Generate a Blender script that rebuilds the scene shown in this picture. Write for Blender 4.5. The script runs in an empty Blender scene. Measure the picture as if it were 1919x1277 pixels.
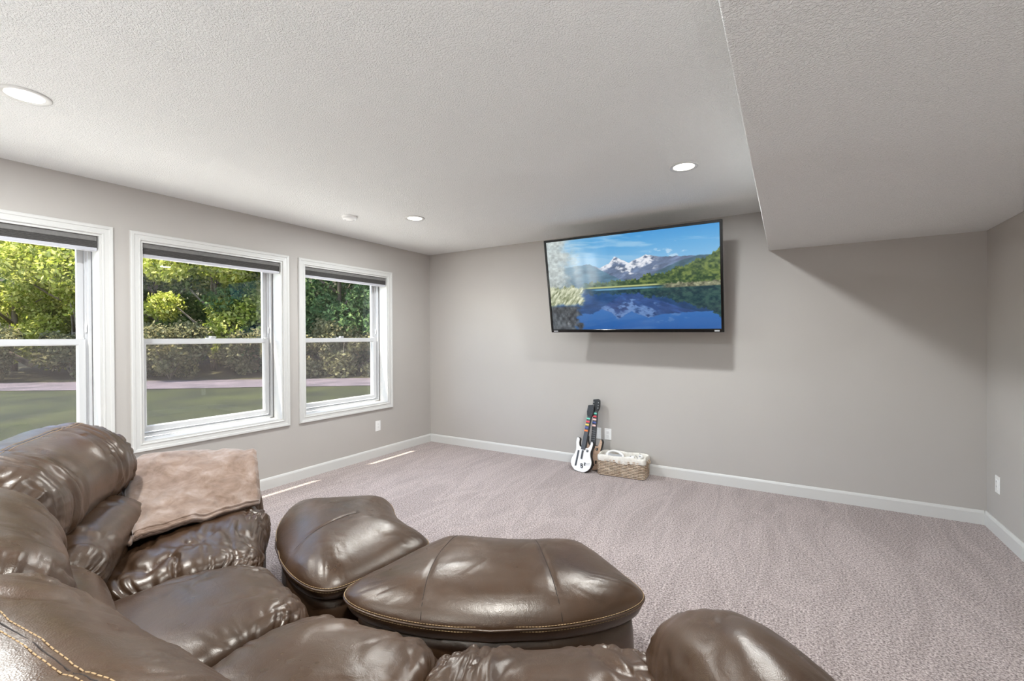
import bpy, bmesh, math, random
import numpy as np
from mathutils import Vector, Matrix

random.seed(7)
RNG = np.random.default_rng(11)
scene = bpy.context.scene
COL = scene.collection
R = math.radians

# ------------------------------------------------------------------ camera
cam_d = bpy.data.cameras.new('camera')
cam_d.sensor_fit = 'HORIZONTAL'
cam_d.sensor_width = 36.0
cam_d.lens = 36.0 * 843.63 / 1919.0
cam_d.clip_start = 0.02
cam = bpy.data.objects.new('camera', cam_d)
COL.objects.link(cam)
HC = 1.3505
cam.matrix_world = (Matrix.Translation((0, 0, HC)) @ Matrix.Rotation(0.54693, 4, 'Z')
                    @ Matrix.Rotation(math.pi / 2 - 0.00565, 4, 'X') @ Matrix.Rotation(-0.00523, 4, 'Z'))
scene.camera = cam

# ------------------------------------------------------------------ world, sun, exposure
SUN_TO = Vector((-0.203, -0.30, 0.93)).normalized()
world = bpy.data.worlds.new('sky_world')
scene.world = world
world.use_nodes = True
wn = world.node_tree
wn.nodes.clear()
sky = wn.nodes.new('ShaderNodeTexSky')
sky.sky_type = 'NISHITA'
sky.sun_disc = False
sky.sun_elevation = math.asin(SUN_TO.z)
sky.sun_rotation = math.atan2(SUN_TO.x, SUN_TO.y)
bg = wn.nodes.new('ShaderNodeBackground')
bg.inputs[1].default_value = 0.95
wo = wn.nodes.new('ShaderNodeOutputWorld')
wn.links.new(sky.outputs[0], bg.inputs[0])
wn.links.new(bg.outputs[0], wo.inputs[0])

sun_d = bpy.data.lights.new('sun', 'SUN')
sun_d.energy = 22.0
sun_d.angle = R(0.6)
sun_d.color = (1.0, 0.94, 0.82)
sun = bpy.data.objects.new('sun', sun_d)
COL.objects.link(sun)
sun.rotation_euler = SUN_TO.to_track_quat('Z', 'Y').to_euler()
LAMP_W = 36.0
CEIL_FILL_W = 38.0  # base watts of the added ceiling fill

vs = scene.view_settings
vs.view_transform = 'Standard'
vs.look = 'None'
vs.exposure = 0.0
vs.gamma = 1.0
vs.use_curve_mapping = False
scene.cycles.use_denoising = True
scene.cycles.max_bounces = 10
scene.cycles.diffuse_bounces = 6
scene.cycles.transparent_max_bounces = 16
scene.cycles.sample_clamp_indirect = 6.0
scene.cycles.caustics_reflective = False
scene.cycles.caustics_refractive = False

# ------------------------------------------------------------------ helpers
def lin(c):
    return tuple((x / 255 / 12.92) if x / 255 <= 0.04045 else ((x / 255 + 0.055) / 1.055) ** 2.4 for x in c)

def link(o, parent=None):
    COL.objects.link(o)
    if parent is not None:
        o.parent = parent
    return o

def tag(o, label=None, cat=None, group=None, kind=None):
    if label: o['label'] = label
    if cat: o['category'] = cat
    if group: o['group'] = group
    if kind: o['kind'] = kind
    return o

def empty(name, loc=(0, 0, 0), rot=(0, 0, 0)):
    o = bpy.data.objects.new(name, None)
    o.empty_display_size = 0.1
    o.location = loc
    o.rotation_euler = rot
    return link(o)

def mesh_obj(name, verts, faces, mat, parent=None, smooth=False):
    me = bpy.data.meshes.new(name)
    me.from_pydata([tuple(map(float, v)) for v in verts], [], [tuple(f) for f in faces])
    me.validate()
    me.materials.append(mat)
    if smooth:
        me.polygons.foreach_set('use_smooth', [True] * len(me.polygons))
    return link(bpy.data.objects.new(name, me), parent)

class MB:
    """collects simple solids into one mesh"""
    def __init__(self):
        self.v = []; self.f = []
    def add(self, vs_, fs_):
        n = len(self.v)
        self.v += [tuple(v) for v in vs_]
        self.f += [tuple(i + n for i in f) for f in fs_]
    def box(self, x0, x1, y0, y1, z0, z1):
        self.add([(x0, y0, z0), (x1, y0, z0), (x1, y1, z0), (x0, y1, z0), (x0, y0, z1), (x1, y0, z1), (x1, y1, z1), (x0, y1, z1)],
                 [(0, 3, 2, 1), (4, 5, 6, 7), (0, 1, 5, 4), (1, 2, 6, 5), (2, 3, 7, 6), (3, 0, 4, 7)])
        return self
    def prism(self, poly, z0, z1, axis='z', tf=None):
        n = len(poly)
        vs_ = [(x, y, z0) for x, y in poly] + [(x, y, z1) for x, y in poly]
        if tf: vs_ = [tf(v) for v in vs_]
        fs_ = [tuple(range(n - 1, -1, -1)), tuple(range(n, 2 * n))]
        fs_ += [(i, (i + 1) % n, (i + 1) % n + n, i + n) for i in range(n)]
        self.add(vs_, fs_)
        return self
    def lathe(self, prof, seg=32, c=(0, 0, 0)):
        vs_ = []; fs_ = []
        for r, z in prof:
            for k in range(seg):
                a = 2 * math.pi * k / seg
                vs_.append((c[0] + r * math.cos(a), c[1] + r * math.sin(a), c[2] + z))
        for i in range(len(prof) - 1):
            for k in range(seg):
                k2 = (k + 1) % seg
                fs_.append((i * seg + k, i * seg + k2, (i + 1) * seg + k2, (i + 1) * seg + k))
        self.add(vs_, fs_)
        return self
    def tube(self, pts, rad, seg=6, closed=False):
        pts = [Vector(p) for p in pts]
        n = len(pts)
        vs_ = []; fs_ = []
        up = Vector((0, 0, 1))
        for i, p in enumerate(pts):
            a = pts[(i - 1) % n] if (closed or i > 0) else p
            b = pts[(i + 1) % n] if (closed or i < n - 1) else p
            t = (b - a)
            t = t.normalized() if t.length > 1e-9 else Vector((1, 0, 0))
            s = t.cross(up)
            if s.length < 1e-3: s = t.cross(Vector((1, 0, 0)))
            s.normalize(); u = s.cross(t)
            r = rad[i] if hasattr(rad, '__len__') else rad
            for k in range(seg):
                a_ = 2 * math.pi * k / seg
                vs_.append(p + s * (r * math.cos(a_)) + u * (r * math.sin(a_)))
        m = n if closed else n - 1
        for i in range(m):
            j = (i + 1) % n
            for k in range(seg):
                k2 = (k + 1) % seg
                fs_.append((i * seg + k, i * seg + k2, j * seg + k2, j * seg + k))
        if not closed:
            fs_.append(tuple(range(seg - 1, -1, -1)))
            fs_.append(tuple((n - 1) * seg + k for k in range(seg)))
        self.add(vs_, fs_)
        return self
    def build(self, name, mat, parent=None, smooth=False, bevel=0.0, seg=2):
        o = mesh_obj(name, self.v, self.f, mat, parent, smooth)
        bm = bmesh.new(); bm.from_mesh(o.data)
        bmesh.ops.recalc_face_normals(bm, faces=bm.faces)
        bm.to_mesh(o.data); bm.free()
        if bevel > 0:
            m = o.modifiers.new('bevel', 'BEVEL'); m.width = bevel; m.segments = seg; m.limit_method = 'ANGLE'
        return o

def box(name, x0, x1, y0, y1, z0, z1, mat, parent=None, bevel=0.0):
    return MB().box(x0, x1, y0, y1, z0, z1).build(name, mat, parent, bevel=bevel)

def nz(x, y, seed=0):
    """smooth 2-D value noise in [-1,1] on numpy arrays"""
    x = np.asarray(x, float); y = np.asarray(y, float)
    xi = np.floor(x).astype(np.int64); yi = np.floor(y).astype(np.int64)
    fx = x - xi; fy = y - yi
    fx = fx * fx * fx * (fx * (fx * 6 - 15) + 10); fy = fy * fy * fy * (fy * (fy * 6 - 15) + 10)
    def h(a, b):
        n = (a * 374761393 + b * 668265263 + seed * 974634777) & 0xffffffff
        n = ((n ^ (n >> 13)) * 1274126177) & 0xffffffff
        n = n ^ (n >> 16)
        return (n & 0xffff) / 32767.5 - 1.0
    return ((h(xi, yi) * (1 - fx) + h(xi + 1, yi) * fx) * (1 - fy) + (h(xi, yi + 1) * (1 - fx) + h(xi + 1, yi + 1) * fx) * fy)

def fbm(x, y, seed=0, o=4):
    s = 0; a = 0.5
    for k in range(o):
        s = s + a * nz(x, y, seed + k * 17); x = x * 2.03; y = y * 2.03; a *= 0.5
    return s

def crom(pts, n, closed=True):
    """Catmull-Rom resample with n points"""
    P = np.array(pts, float); m = len(P)
    t = np.linspace(0, m if closed else m - 1, n, endpoint=not closed)
    i = np.floor(t).astype(int)
    if not closed: i = np.minimum(i, m - 2)
    f = (t - i)[:, None]
    g = (lambda k: P[k % m]) if closed else (lambda k: P[np.clip(k, 0, m - 1)])
    a, b, c, d = g(i - 1), g(i), g(i + 1), g(i + 2)
    return 0.5 * ((2 * b) + (-a + c) * f + (2 * a - 5 * b + 4 * c - d) * f ** 2 + (-a + 3 * b - 3 * c + d) * f ** 3)

# ------------------------------------------------------------------ materials
def mat_new(name):
    m = bpy.data.materials.new(name); m.use_nodes = True
    nt = m.node_tree
    b = nt.nodes['Principled BSDF']
    return m, nt, b

def simple(name, rgb, rough=0.5, metal=0.0, spec=0.5, emit=None, estr=0.0):
    m, nt, b = mat_new(name)
    b.inputs['Base Color'].default_value = (*lin(rgb), 1)
    b.inputs['Roughness'].default_value = rough
    b.inputs['Metallic'].default_value = metal
    b.inputs['Specular IOR Level'].default_value = spec
    if emit:
        b.inputs['Emission Color'].default_value = (*lin(emit), 1)
        b.inputs['Emission Strength'].default_value = estr
    return m

def node(nt, t, **kw):
    n = nt.nodes.new(t)
    for k, v in kw.items():
        setattr(n, k, v)
    return n

def noise_tex(nt, scale, detail=4, rough=0.55, vec=None, dist=0.0):
    n = node(nt, 'ShaderNodeTexNoise')
    n.inputs['Scale'].default_value = scale; n.inputs['Detail'].default_value = detail
    n.inputs['Roughness'].default_value = rough; n.inputs['Distortion'].default_value = dist
    if vec is not None: nt.links.new(vec, n.inputs['Vector'])
    return n

def ramp(nt, fac, stops):
    r = node(nt, 'ShaderNodeValToRGB')
    els = r.color_ramp.elements
    while len(els) < len(stops): els.new(0.5)
    for e, (p, c) in zip(els, stops):
        e.position = p; e.color = (*c, 1) if len(c) == 3 else c
    nt.links.new(fac, r.inputs[0])
    return r

def coords(nt, kind='Object', scale=(1, 1, 1)):
    tc = node(nt, 'ShaderNodeTexCoord')
    mp = node(nt, 'ShaderNodeMapping')
    mp.inputs['Scale'].default_value = scale
    nt.links.new(tc.outputs[kind], mp.inputs[0])
    return mp.outputs[0]

def bump(nt, b, height, strength, dist, prev=None):
    n = node(nt, 'ShaderNodeBump')
    n.inputs['Strength'].default_value = strength; n.inputs['Distance'].default_value = dist
    nt.links.new(height, n.inputs['Height'])
    if prev is not None: nt.links.new(prev, n.inputs['Normal'])
    nt.links.new(n.outputs[0], b.inputs['Normal'])
    return n.outputs[0]

def m_wall():
    m, nt, b = mat_new('grey_wall_paint')
    v = coords(nt)
    n = noise_tex(nt, 1.3, 3, vec=v)
    r = ramp(nt, n.outputs[0], [(0.3, lin((182, 177, 172))), (0.7, lin((186, 181, 176)))])
    nt.links.new(r.outputs[0], b.inputs['Base Color'])
    b.inputs['Roughness'].default_value = 0.6
    b.inputs['Specular IOR Level'].default_value = 0.3
    f = noise_tex(nt, 260, 3, vec=v)
    bump(nt, b, f.outputs[0], 0.12, 0.002)
    return m

def m_ceiling():
    m, nt, b = mat_new('textured_ceiling_paint')
    v = coords(nt)
    b.inputs['Base Color'].default_value = (*lin((243, 243, 241)), 1)
    b.inputs['Roughness'].default_value = 0.8
    b.inputs['Specular IOR Level'].default_value = 0.2
    n = noise_tex(nt, 125, 2.5, 0.6, v, 0.4)
    r = ramp(nt, n.outputs[0], [(0.40, (0, 0, 0)), (0.60, (1, 1, 1))])
    n2 = noise_tex(nt, 300, 2, 0.5, v)
    mx = node(nt, 'ShaderNodeMath', operation='MULTIPLY_ADD')
    nt.links.new(n2.outputs[0], mx.inputs[0]); mx.inputs[1].default_value = 0.35
    nt.links.new(r.outputs[0], mx.inputs[2])
    bump(nt, b, mx.outputs[0], 0.75, 0.0045)
    return m

def m_carpet():
    m, nt, b = mat_new('speckled_carpet')
    v = coords(nt)
    n = noise_tex(nt, 105, 3, 0.75, v)
    c1 = ramp(nt, n.outputs[0], [(0.36, lin((94, 79, 76))), (0.46, lin((157, 141, 137))), (0.54, lin((192, 176, 172))), (0.66, lin((226, 214, 210)))])
    # nap left by the vacuum: broad lanes lying this way or that
    vl = coords(nt, 'Object', (2.6, 0.55, 1))
    l = noise_tex(nt, 1.6, 1.5, 0.45, vl, 0.8)
    lr = ramp(nt, l.outputs[0], [(0.38, (0.86, 0.85, 0.845)), (0.50, (1.03, 1.03, 1.03)), (0.53, (0.89, 0.885, 0.88)), (0.66, (1.03, 1.03, 1.03))])
    mx = node(nt, 'ShaderNodeMix', data_type='RGBA', blend_type='MULTIPLY')
    mx.inputs[0].default_value = 1.0
    nt.links.new(c1.outputs[0], mx.inputs[6]); nt.links.new(lr.outputs[0], mx.inputs[7])
    nt.links.new(mx.outputs[2], b.inputs['Base Color'])
    b.inputs['Roughness'].default_value = 0.95
    b.inputs['Specular IOR Level'].default_value = 0.1
    b.inputs['Sheen Weight'].default_value = 0.25
    b.inputs['Sheen Roughness'].default_value = 0.5
    n3 = noise_tex(nt, 115, 3, 0.75, v)
    bump(nt, b, n3.outputs[0], 0.8, 0.012)
    return m

def m_leather():
    m, nt, b = mat_new('brown_leather')
    v = coords(nt)
    n = noise_tex(nt, 3.5, 4, 0.6, v, 0.4)
    r = ramp(nt, n.outputs[0], [(0.3, lin((55, 37, 23))), (0.55, lin((68, 47, 31))), (0.75, lin((81, 58, 41)))])
    nt.links.new(r.outputs[0], b.inputs['Base Color'])
    n2 = noise_tex(nt, 9, 3, 0.6, v)
    rr = ramp(nt, n2.outputs[0], [(0.3, (0.27,) * 3), (0.7, (0.40,) * 3)])
    nt.links.new(rr.outputs[0], b.inputs['Roughness'])
    b.inputs['Specular IOR Level'].default_value = 0.85
    b.inputs['Specular Tint'].default_value = (1.0, 0.92, 0.83, 1)
    vo = node(nt, 'ShaderNodeTexVoronoi'); vo.inputs['Scale'].default_value = 420
    nt.links.new(v, vo.inputs['Vector'])
    p = bump(nt, b, vo.outputs['Distance'], 0.10, 0.002)
    # soft stretch creases of worn hide
    n4 = noise_tex(nt, 26, 4, 0.6, v, 1.4)
    bump(nt, b, n4.outputs[0], 0.09, 0.01, p)
    return m

def m_blanket():
    m, nt, b = mat_new('taupe_velvet_fleece')
    v = coords(nt)
    n = noise_tex(nt, 9, 5, 0.65, v, 0.5)
    r = ramp(nt, n.outputs[0], [(0.3, lin((112, 90, 76))), (0.5, lin((140, 118, 104))), (0.72, lin((166, 148, 138)))])
    nt.links.new(r.outputs[0], b.inputs['Base Color'])
    b.inputs['Roughness'].default_value = 0.9
    b.inputs['Specular IOR Level'].default_value = 0.15
    b.inputs['Sheen Weight'].default_value = 0.5
    b.inputs['Sheen Roughness'].default_value = 0.4
    n2 = noise_tex(nt, 330, 2, 0.6, v)
    bump(nt, b, n2.outputs[0], 0.35, 0.003)
    return m

def m_glass():
    m = bpy.data.materials.new('window_glass'); m.use_nodes = True
    nt = m.node_tree; nt.nodes.clear()
    t = node(nt, 'ShaderNodeBsdfTransparent'); t.inputs[0].default_value = (0.97, 0.98, 0.97, 1)
    g = node(nt, 'ShaderNodeBsdfGlossy'); g.inputs['Roughness'].default_value = 0.0
    lw_ = node(nt, 'ShaderNodeLayerWeight'); lw_.inputs[0].default_value = 0.5      # Schlick reflectance of clear glass
    pw_ = node(nt, 'ShaderNodeMath', operation='POWER'); pw_.inputs[1].default_value = 5.0
    nt.links.new(lw_.outputs['Facing'], pw_.inputs[0])
    fr = node(nt, 'ShaderNodeMath', operation='MULTIPLY_ADD'); fr.inputs[1].default_value = 0.96; fr.inputs[2].default_value = 0.035
    nt.links.new(pw_.outputs[0], fr.inputs[0])
    mx = node(nt, 'ShaderNodeMixShader'); o = node(nt, 'ShaderNodeOutputMaterial')
    nt.links.new(fr.outputs[0], mx.inputs[0]); nt.links.new(t.outputs[0], mx.inputs[1]); nt.links.new(g.outputs[0], mx.inputs[2])
    nt.links.new(mx.outputs[0], o.inputs[0])
    return m

def m_screen_mesh():
    m = bpy.data.materials.new('insect_screen_mesh'); m.use_nodes = True
    nt = m.node_tree; nt.nodes.clear()
    v = coords(nt)
    t = node(nt, 'ShaderNodeBsdfTransparent')
    d = node(nt, 'ShaderNodeBsdfDiffuse'); d.inputs[0].default_value = (*lin((84, 77, 75)), 1)
    tr = node(nt, 'ShaderNodeBsdfTranslucent'); tr.inputs[0].default_value = (*lin((84, 77, 75)), 1)
    ad = node(nt, 'ShaderNodeMixShader'); ad.inputs[0].default_value = 0.5
    nt.links.new(d.outputs[0], ad.inputs[1]); nt.links.new(tr.outputs[0], ad.inputs[2])
    n = noise_tex(nt, 120, 3, 0.8, v)
    r = ramp(nt, n.outputs[0], [(0.3, (0.20,) * 3), (0.7, (0.44,) * 3)])
    mx = node(nt, 'ShaderNodeMixShader'); o = node(nt, 'ShaderNodeOutputMaterial')
    nt.links.new(r.outputs[0], mx.inputs[0]); nt.links.new(t.outputs[0], mx.inputs[1]); nt.links.new(ad.outputs[0], mx.inputs[2])
    nt.links.new(mx.outputs[0], o.inputs[0])
    return m

def m_leaf(name, stops, trans=0.45):
    m = bpy.data.materials.new(name); m.use_nodes = True
    nt = m.node_tree; nt.nodes.clear()
    g = node(nt, 'ShaderNodeNewGeometry')
    r = ramp(nt, g.outputs['Random Per Island'], [(p, lin(c)) for p, c in stops])
    d = node(nt, 'ShaderNodeBsdfDiffuse'); t = node(nt, 'ShaderNodeBsdfTranslucent')
    nt.links.new(r.outputs[0], d.inputs[0]); nt.links.new(r.outputs[0], t.inputs[0])
    mx = node(nt, 'ShaderNodeMixShader'); mx.inputs[0].default_value = trans
    nt.links.new(d.outputs[0], mx.inputs[1]); nt.links.new(t.outputs[0], mx.inputs[2])
    o = node(nt, 'ShaderNodeOutputMaterial'); nt.links.new(mx.outputs[0], o.inputs[0])
    return m

def m_two(name, c1, c2, scale, rough=0.9, bstr=0.3, bdist=0.02, det=6, sc=(1, 1, 1)):
    m, nt, b = mat_new(name)
    v = coords(nt, 'Object', sc)
    n = noise_tex(nt, scale, det, 0.65, v)
    r = ramp(nt, n.outputs[0], [(0.32, lin(c1)), (0.68, lin(c2))])
    nt.links.new(r.outputs[0], b.inputs['Base Color'])
    b.inputs['Roughness'].default_value = rough
    b.inputs['Specular IOR Level'].default_value = 0.2
    bump(nt, b, n.outputs[0], bstr, bdist)
    return m

M = dict(
    wall=m_wall(), ceil=m_ceiling(), carpet=m_carpet(), leather=m_leather(), blanket=m_blanket(), glass=m_glass(), mesh=m_screen_mesh(),
    trim=simple('white_trim_paint', (210, 209, 206), 0.35), vinyl=simple('white_vinyl', (204, 204, 205), 0.3),
    shade=m_two('grey_shade_fabric', (112, 110, 108), (124, 122, 120), 60, 0.9, 0.1, 0.002),
    shade_rail=simple('shade_rail_white', (190, 190, 196), 0.4),
    plate=simple('white_plastic_plate', (243, 242, 240), 0.3), slot=simple('dark_slot', (40, 38, 36), 0.6),
    lens=simple('lamp_lens', (255, 250, 240), 0.4, emit=(255, 248, 236), estr=5.0),
    dplastic=simple('black_gloss_plastic', (14, 13, 13), 0.12), blackp=simple('black_plastic', (30, 30, 31), 0.4),
    darkgrey=simple('dark_grey_plastic', (70, 72, 76), 0.45), silver=simple('silver_plastic', (175, 176, 178), 0.35),
    whitep=simple('white_plastic', (240, 238, 236), 0.25), tanp=m_two('tan_wood_face', (196, 164, 140), (214, 186, 164), 14, 0.35, 0.02, 0.001, 3, (1, 1, 6)),
    green=simple('fret_green', (110, 205, 180), 0.4), red=simple('fret_red', (225, 70, 82), 0.4), yellow=simple('fret_yellow', (236, 205, 92), 0.4),
    blue=simple('fret_blue', (70, 88, 160), 0.4), orange=simple('fret_orange', (236, 128, 62), 0.4), pink=simple('fret_pink', (240, 196, 190), 0.4),
    thread=simple('tan_thread', (182, 152, 112), 0.7), seam=simple('dark_seam', (38, 26, 20), 0.6),
    wicker=m_two('wicker_strand', (170, 146, 124), (206, 188, 168), 12, 0.7, 0.2, 0.002, 3), stake=simple('wicker_stake', (74, 54, 42), 0.8),
    liner=m_two('white_linen_liner', (214, 208, 198), (236, 232, 224), 30, 0.95, 0.15, 0.003),
    cord=simple('cord_tie', (190, 180, 164), 0.9), wire=simple('grey_wire', (120, 118, 116), 0.5),
    lawn=m_two('dappled_lawn_grass', (15, 21, 8), (44, 48, 19), 0.7, 0.95, 0.6, 0.05, 9),  # sun dapple put into the grass colour as lighter and darker patches
    path=m_two('gravel_path', (64, 58, 64), (98, 88, 94), 1.2, 0.95, 0.2, 0.02, 8),
    litter=m_two('woodland_floor', (36, 34, 22), (62, 58, 38), 2, 0.95, 0.5, 0.1, 8),
    bark=m_two('tree_bark', (84, 72, 60), (138, 124, 108), 5, 0.95, 0.6, 0.03, 6, (1, 1, .25)),
    leafA=m_leaf('sunny_leaf', [(0, (108, 120, 42)), (0.5, (160, 164, 72)), (1, (208, 204, 128))], 0.55),
    leafB=m_leaf('green_leaf', [(0, (70, 94, 47)), (0.5, (104, 126, 64)), (1, (150, 160, 98))], 0.45),
    leafC=m_leaf('dark_leaf', [(0, (56, 80, 50)), (0.5, (84, 108, 66)), (1, (126, 144, 94))], 0.45),
    leafD=m_leaf('undergrowth_leaf', [(0, (84, 84, 58)), (0.5, (114, 110, 78)), (1, (150, 142, 106))], 0.4),
    patio=m_two('bounce_concrete', (216, 213, 206), (232, 229, 222), 3, 0.9, 0.1, 0.004),  # colour of the added slab, pale to bounce sun indoors
)

# ------------------------------------------------------------------ room shell
XL, XR, YB, YF, H = -3.996, 1.220, 4.491, -3.4, 2.44
XS, ZS = -0.127, 2.0945
WT = 0.26
WIN_Y = [(0.097, 1.173), (1.389, 2.465), (2.684, 3.760)]
WZ0, WZ1 = 0.598, 2.072
DOOR = (-2.55, -0.62, 0.0, 2.06)

def struct(o):
    o['kind'] = 'structure'
    return o

struct(box('floor', XL - WT, XR + 0.2, YF - 0.2, YB + 0.2, -0.12, 0.0, M['carpet']))
struct(box('ceiling', XL - WT, XR + 0.2, YF - 0.2, YB + 0.2, H, H + 0.3, M['ceil']))
struct(MB().box(XS, XR, YF, YB, ZS, H).build('ceiling_soffit', M['ceil'], bevel=0.004))
w = MB()
ys = [YF - 0.2]
ops = [(DOOR[0], DOOR[1], DOOR[2], DOOR[3])] + [(a, b, WZ0, WZ1) for a, b in WIN_Y]
y = YF - 0.2
for a, b, z0, z1 in ops:
    w.box(XL - WT, XL, y, a, 0, H)
    if z0 > 0: w.box(XL - WT, XL, a, b, 0, z0)
    w.box(XL - WT, XL, a, b, z1, H)
    y = b
w.box(XL - WT, XL, y, YB + 0.2, 0, H)
struct(w.build('wall_left', M['wall']))
struct(box('wall_back', XL, XR + 0.2, YB, YB + 0.2, 0, H, M['wall']))
struct(box('wall_right', XR, XR + 0.2, YF - 0.2, YB, 0, H, M['wall']))
struct(box('wall_front', XL, XR, YF - 0.2, YF, 0, H, M['wall']))

def baseboard(name, p0, p1, nrm):
    """profiled board from p0 to p1 standing off the wall along nrm"""
    prof = [(0, 0), (0.015, 0), (0.015, 0.082), (0.011, 0.094), (0.006, 0.1), (0, 0.1)]
    vs_ = []
    for p in (p0, p1):
        for d, z in prof:
            vs_.append((p[0] + nrm[0] * d, p[1] + nrm[1] * d, z))
    n = len(prof)
    fs_ = [(i, (i + 1) % n, (i + 1) % n + n, i + n) for i in range(n)] + [tuple(range(n)), tuple(range(2 * n - 1, n - 1, -1))]
    m = MB(); m.add(vs_, fs_)
    return struct(m.build(name, M['trim']))
baseboard('baseboard_left', (XL, DOOR[1] + 0.07), (XL, YB), (1, 0))
baseboard('baseboard_back', (XL + 0.015, YB), (XR - 0.015, YB), (0, -1))
baseboard('baseboard_right', (XR, YF), (XR, YB), (-1, 0))

def frame_sweep(y0, y1, z0, z1, prof, mat, name, parent, xbase):
    """mitred picture frame in the YZ plane; prof = (outward offset, X offset)"""
    vs_ = []; n = len(prof)
    for cy, cz, sy, sz in ((y0, z0, -1, -1), (y1, z0, 1, -1), (y1, z1, 1, 1), (y0, z1, -1, 1)):
        for d, h in prof:
            vs_.append((xbase + h, cy + sy * d, cz + sz * d))
    fs_ = []
    for c in range(4):
        c2 = (c + 1) % 4
        for i in range(n):
            j = (i + 1) % n
            fs_.append((c * n + i, c * n + j, c2 * n + j, c2 * n + i))
    m = MB(); m.add(vs_, fs_)
    return m.build(name, mat, parent)

CAS = [(0.0, 0.0), (0.0, 0.012), (0.004, 0.015), (0.010, 0.015), (0.013, 0.011), (0.036, 0.013), (0.040, 0.018), (0.055, 0.020), (0.060, 0.016), (0.062, 0.0)]
def rect_prof(w_, d0, d1):
    return [(0, d0), (0, d1), (w_, d1), (w_, d0)]

def make_window(i, y0, y1):
    z0, z1 = WZ0, WZ1
    root = struct(empty('window_%d' % i, (0, 0, 0)))
    frame_sweep(y0, y1, z0, z1, CAS, M['trim'], 'casing', root, XL)
    frame_sweep(y0 + 0.014, y1 - 0.014, z0 + 0.014, z1 - 0.014, [(0, -0.125), (0, 0.004), (0.0139, 0.004), (0.0139, -0.125)], M['trim'], 'jamb', root, XL)
    # vinyl master frame, stepped
    a, b, c, d = y0 + 0.016, y1 - 0.016, z0 + 0.016, z1 - 0.016
    frame_sweep(a + 0.026, b - 0.026, c + 0.03, d - 0.022, [(0, -0.235), (0, -0.165), (0.010, -0.165), (0.010, -0.135), (0.0255, -0.135), (0.0255, -0.235)], M['vinyl'], 'window_frame', root, XL)
    ya, yb, za, zb = a + 0.028, b - 0.028, c + 0.032, d - 0.024
    zm = 1.337
    # upper sash (outer track)
    us = frame_sweep(ya + 0.034, yb - 0.034, zm + 0.022, zb - 0.036, rect_prof(0.034, -0.215, -0.188), M['vinyl'], 'upper_sash', root, XL)
    box('pane', XL - 0.204, XL - 0.200, ya + 0.03, yb - 0.03, zm + 0.018, zb - 0.032, M['glass'], us)
    # lower sash (inner track)
    ls = frame_sweep(ya + 0.044, yb - 0.044, za + 0.05, zm - 0.022, [(0, -0.182), (0, -0.160), (0.008, -0.150), (0.043, -0.150), (0.043, -0.182)], M['vinyl'], 'lower_sash', root, XL)
    box('pane', XL - 0.172, XL - 0.168, ya + 0.04, yb - 0.04, za + 0.046, zm - 0.018, M['glass'], ls)
    # sash lock on the meeting rail
    ym = (y0 + y1) / 2
    lk = MB()
    lk.box(XL - 0.180, XL - 0.152, ym - 0.035, ym + 0.035, zm + 0.021, zm + 0.027)
    lk.lathe([(0.0, 0.016), (0.011, 0.016), (0.012, 0.0)], 14, (XL - 0.166, ym, zm + 0.026))
    lk.box(XL - 0.160, XL - 0.150, ym - 0.004, ym + 0.040, zm + 0.030, zm + 0.038)
    lk.build('sash_lock', M['vinyl'], ls, bevel=0.002)
    for s in (-1, 1):
        yy = yb - 0.018 if s > 0 else ya + 0.018
        box('tilt_latch', XL - 0.186, XL - 0.154, yy - 0.012, yy + 0.012, zm + 0.0215, zm + 0.029, M['vinyl'], ls, 0.002)
        yy = yb + 0.004 if s > 0 else ya - 0.004
        MB().box(XL - 0.166, XL - 0.152, yy - 0.006, yy + 0.006, zm + 0.065, zm + 0.125).build('vent_stop', M['vinyl'], root, bevel=0.004)
    # half screen outside the lower sash
    sf = frame_sweep(ya + 0.016, yb - 0.016, za + 0.02, zm - 0.0, rect_prof(0.012, -0.234, -0.224), M['vinyl'], 'screen_frame', root, XL)
    mesh_obj('screen_mesh', [(XL - 0.229, ya + 0.012, za + 0.016), (XL - 0.229, yb - 0.012, za + 0.016), (XL - 0.229, yb - 0.012, zm + 0.004), (XL - 0.229, ya + 0.012, zm + 0.004)],
             [(0, 1, 2, 3)], M['mesh'], sf)
    tag(root, ['', 'white double-hung window partly cut off at the left, behind the sofa back', 'middle white double-hung window of the three with casing',
               'white double-hung window nearest the room corner with hazy screen'][i], 'window')
    return root

SH_LAB = ['raised grey cellular shade in the window cut off at the left', 'raised grey cellular shade at the top of the middle window', 'raised grey cellular shade in the window nearest the corner']
for i, (a, b) in enumerate(WIN_Y):
    make_window(i + 1, a, b)
    sh = empty('window_shade', (XL - 0.04, (a + b) / 2, WZ1 - 0.0145))
    tag(sh, SH_LAB[i], 'window shade', 'raised cellular window shades')
    hw = (b - a) / 2 - 0.018
    MB().box(-0.030, 0.028, -hw, hw, -0.034, 0.0).build('headrail', M['shade'], sh, bevel=0.004)
    st = MB()
    for k in range(7):          # squeezed honeycomb folds
        z = -0.0345 - k * 0.0062
        st.add([(-0.024, -hw, z), (-0.030, -hw, z - 0.003), (-0.024, -hw, z - 0.006), (0.020, -hw, z - 0.006), (0.027, -hw, z - 0.003), (0.020, -hw, z),
                (-0.024, hw, z), (-0.030, hw, z - 0.003), (-0.024, hw, z - 0.006), (0.020, hw, z - 0.006), (0.027, hw, z - 0.003), (0.020, hw, z)],
               [(0, 1, 2, 3, 4, 5), (11, 10, 9, 8, 7, 6)] + [(j, (j + 1) % 6, (j + 1) % 6 + 6, j + 6) for j in range(6)])
    st.build('folded_fabric', M['shade'], sh)
    MB().box(-0.026, 0.026, -hw, hw, -0.100, -0.0785).build('bottom_rail', M['shade_rail'], sh, bevel=0.003)

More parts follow.
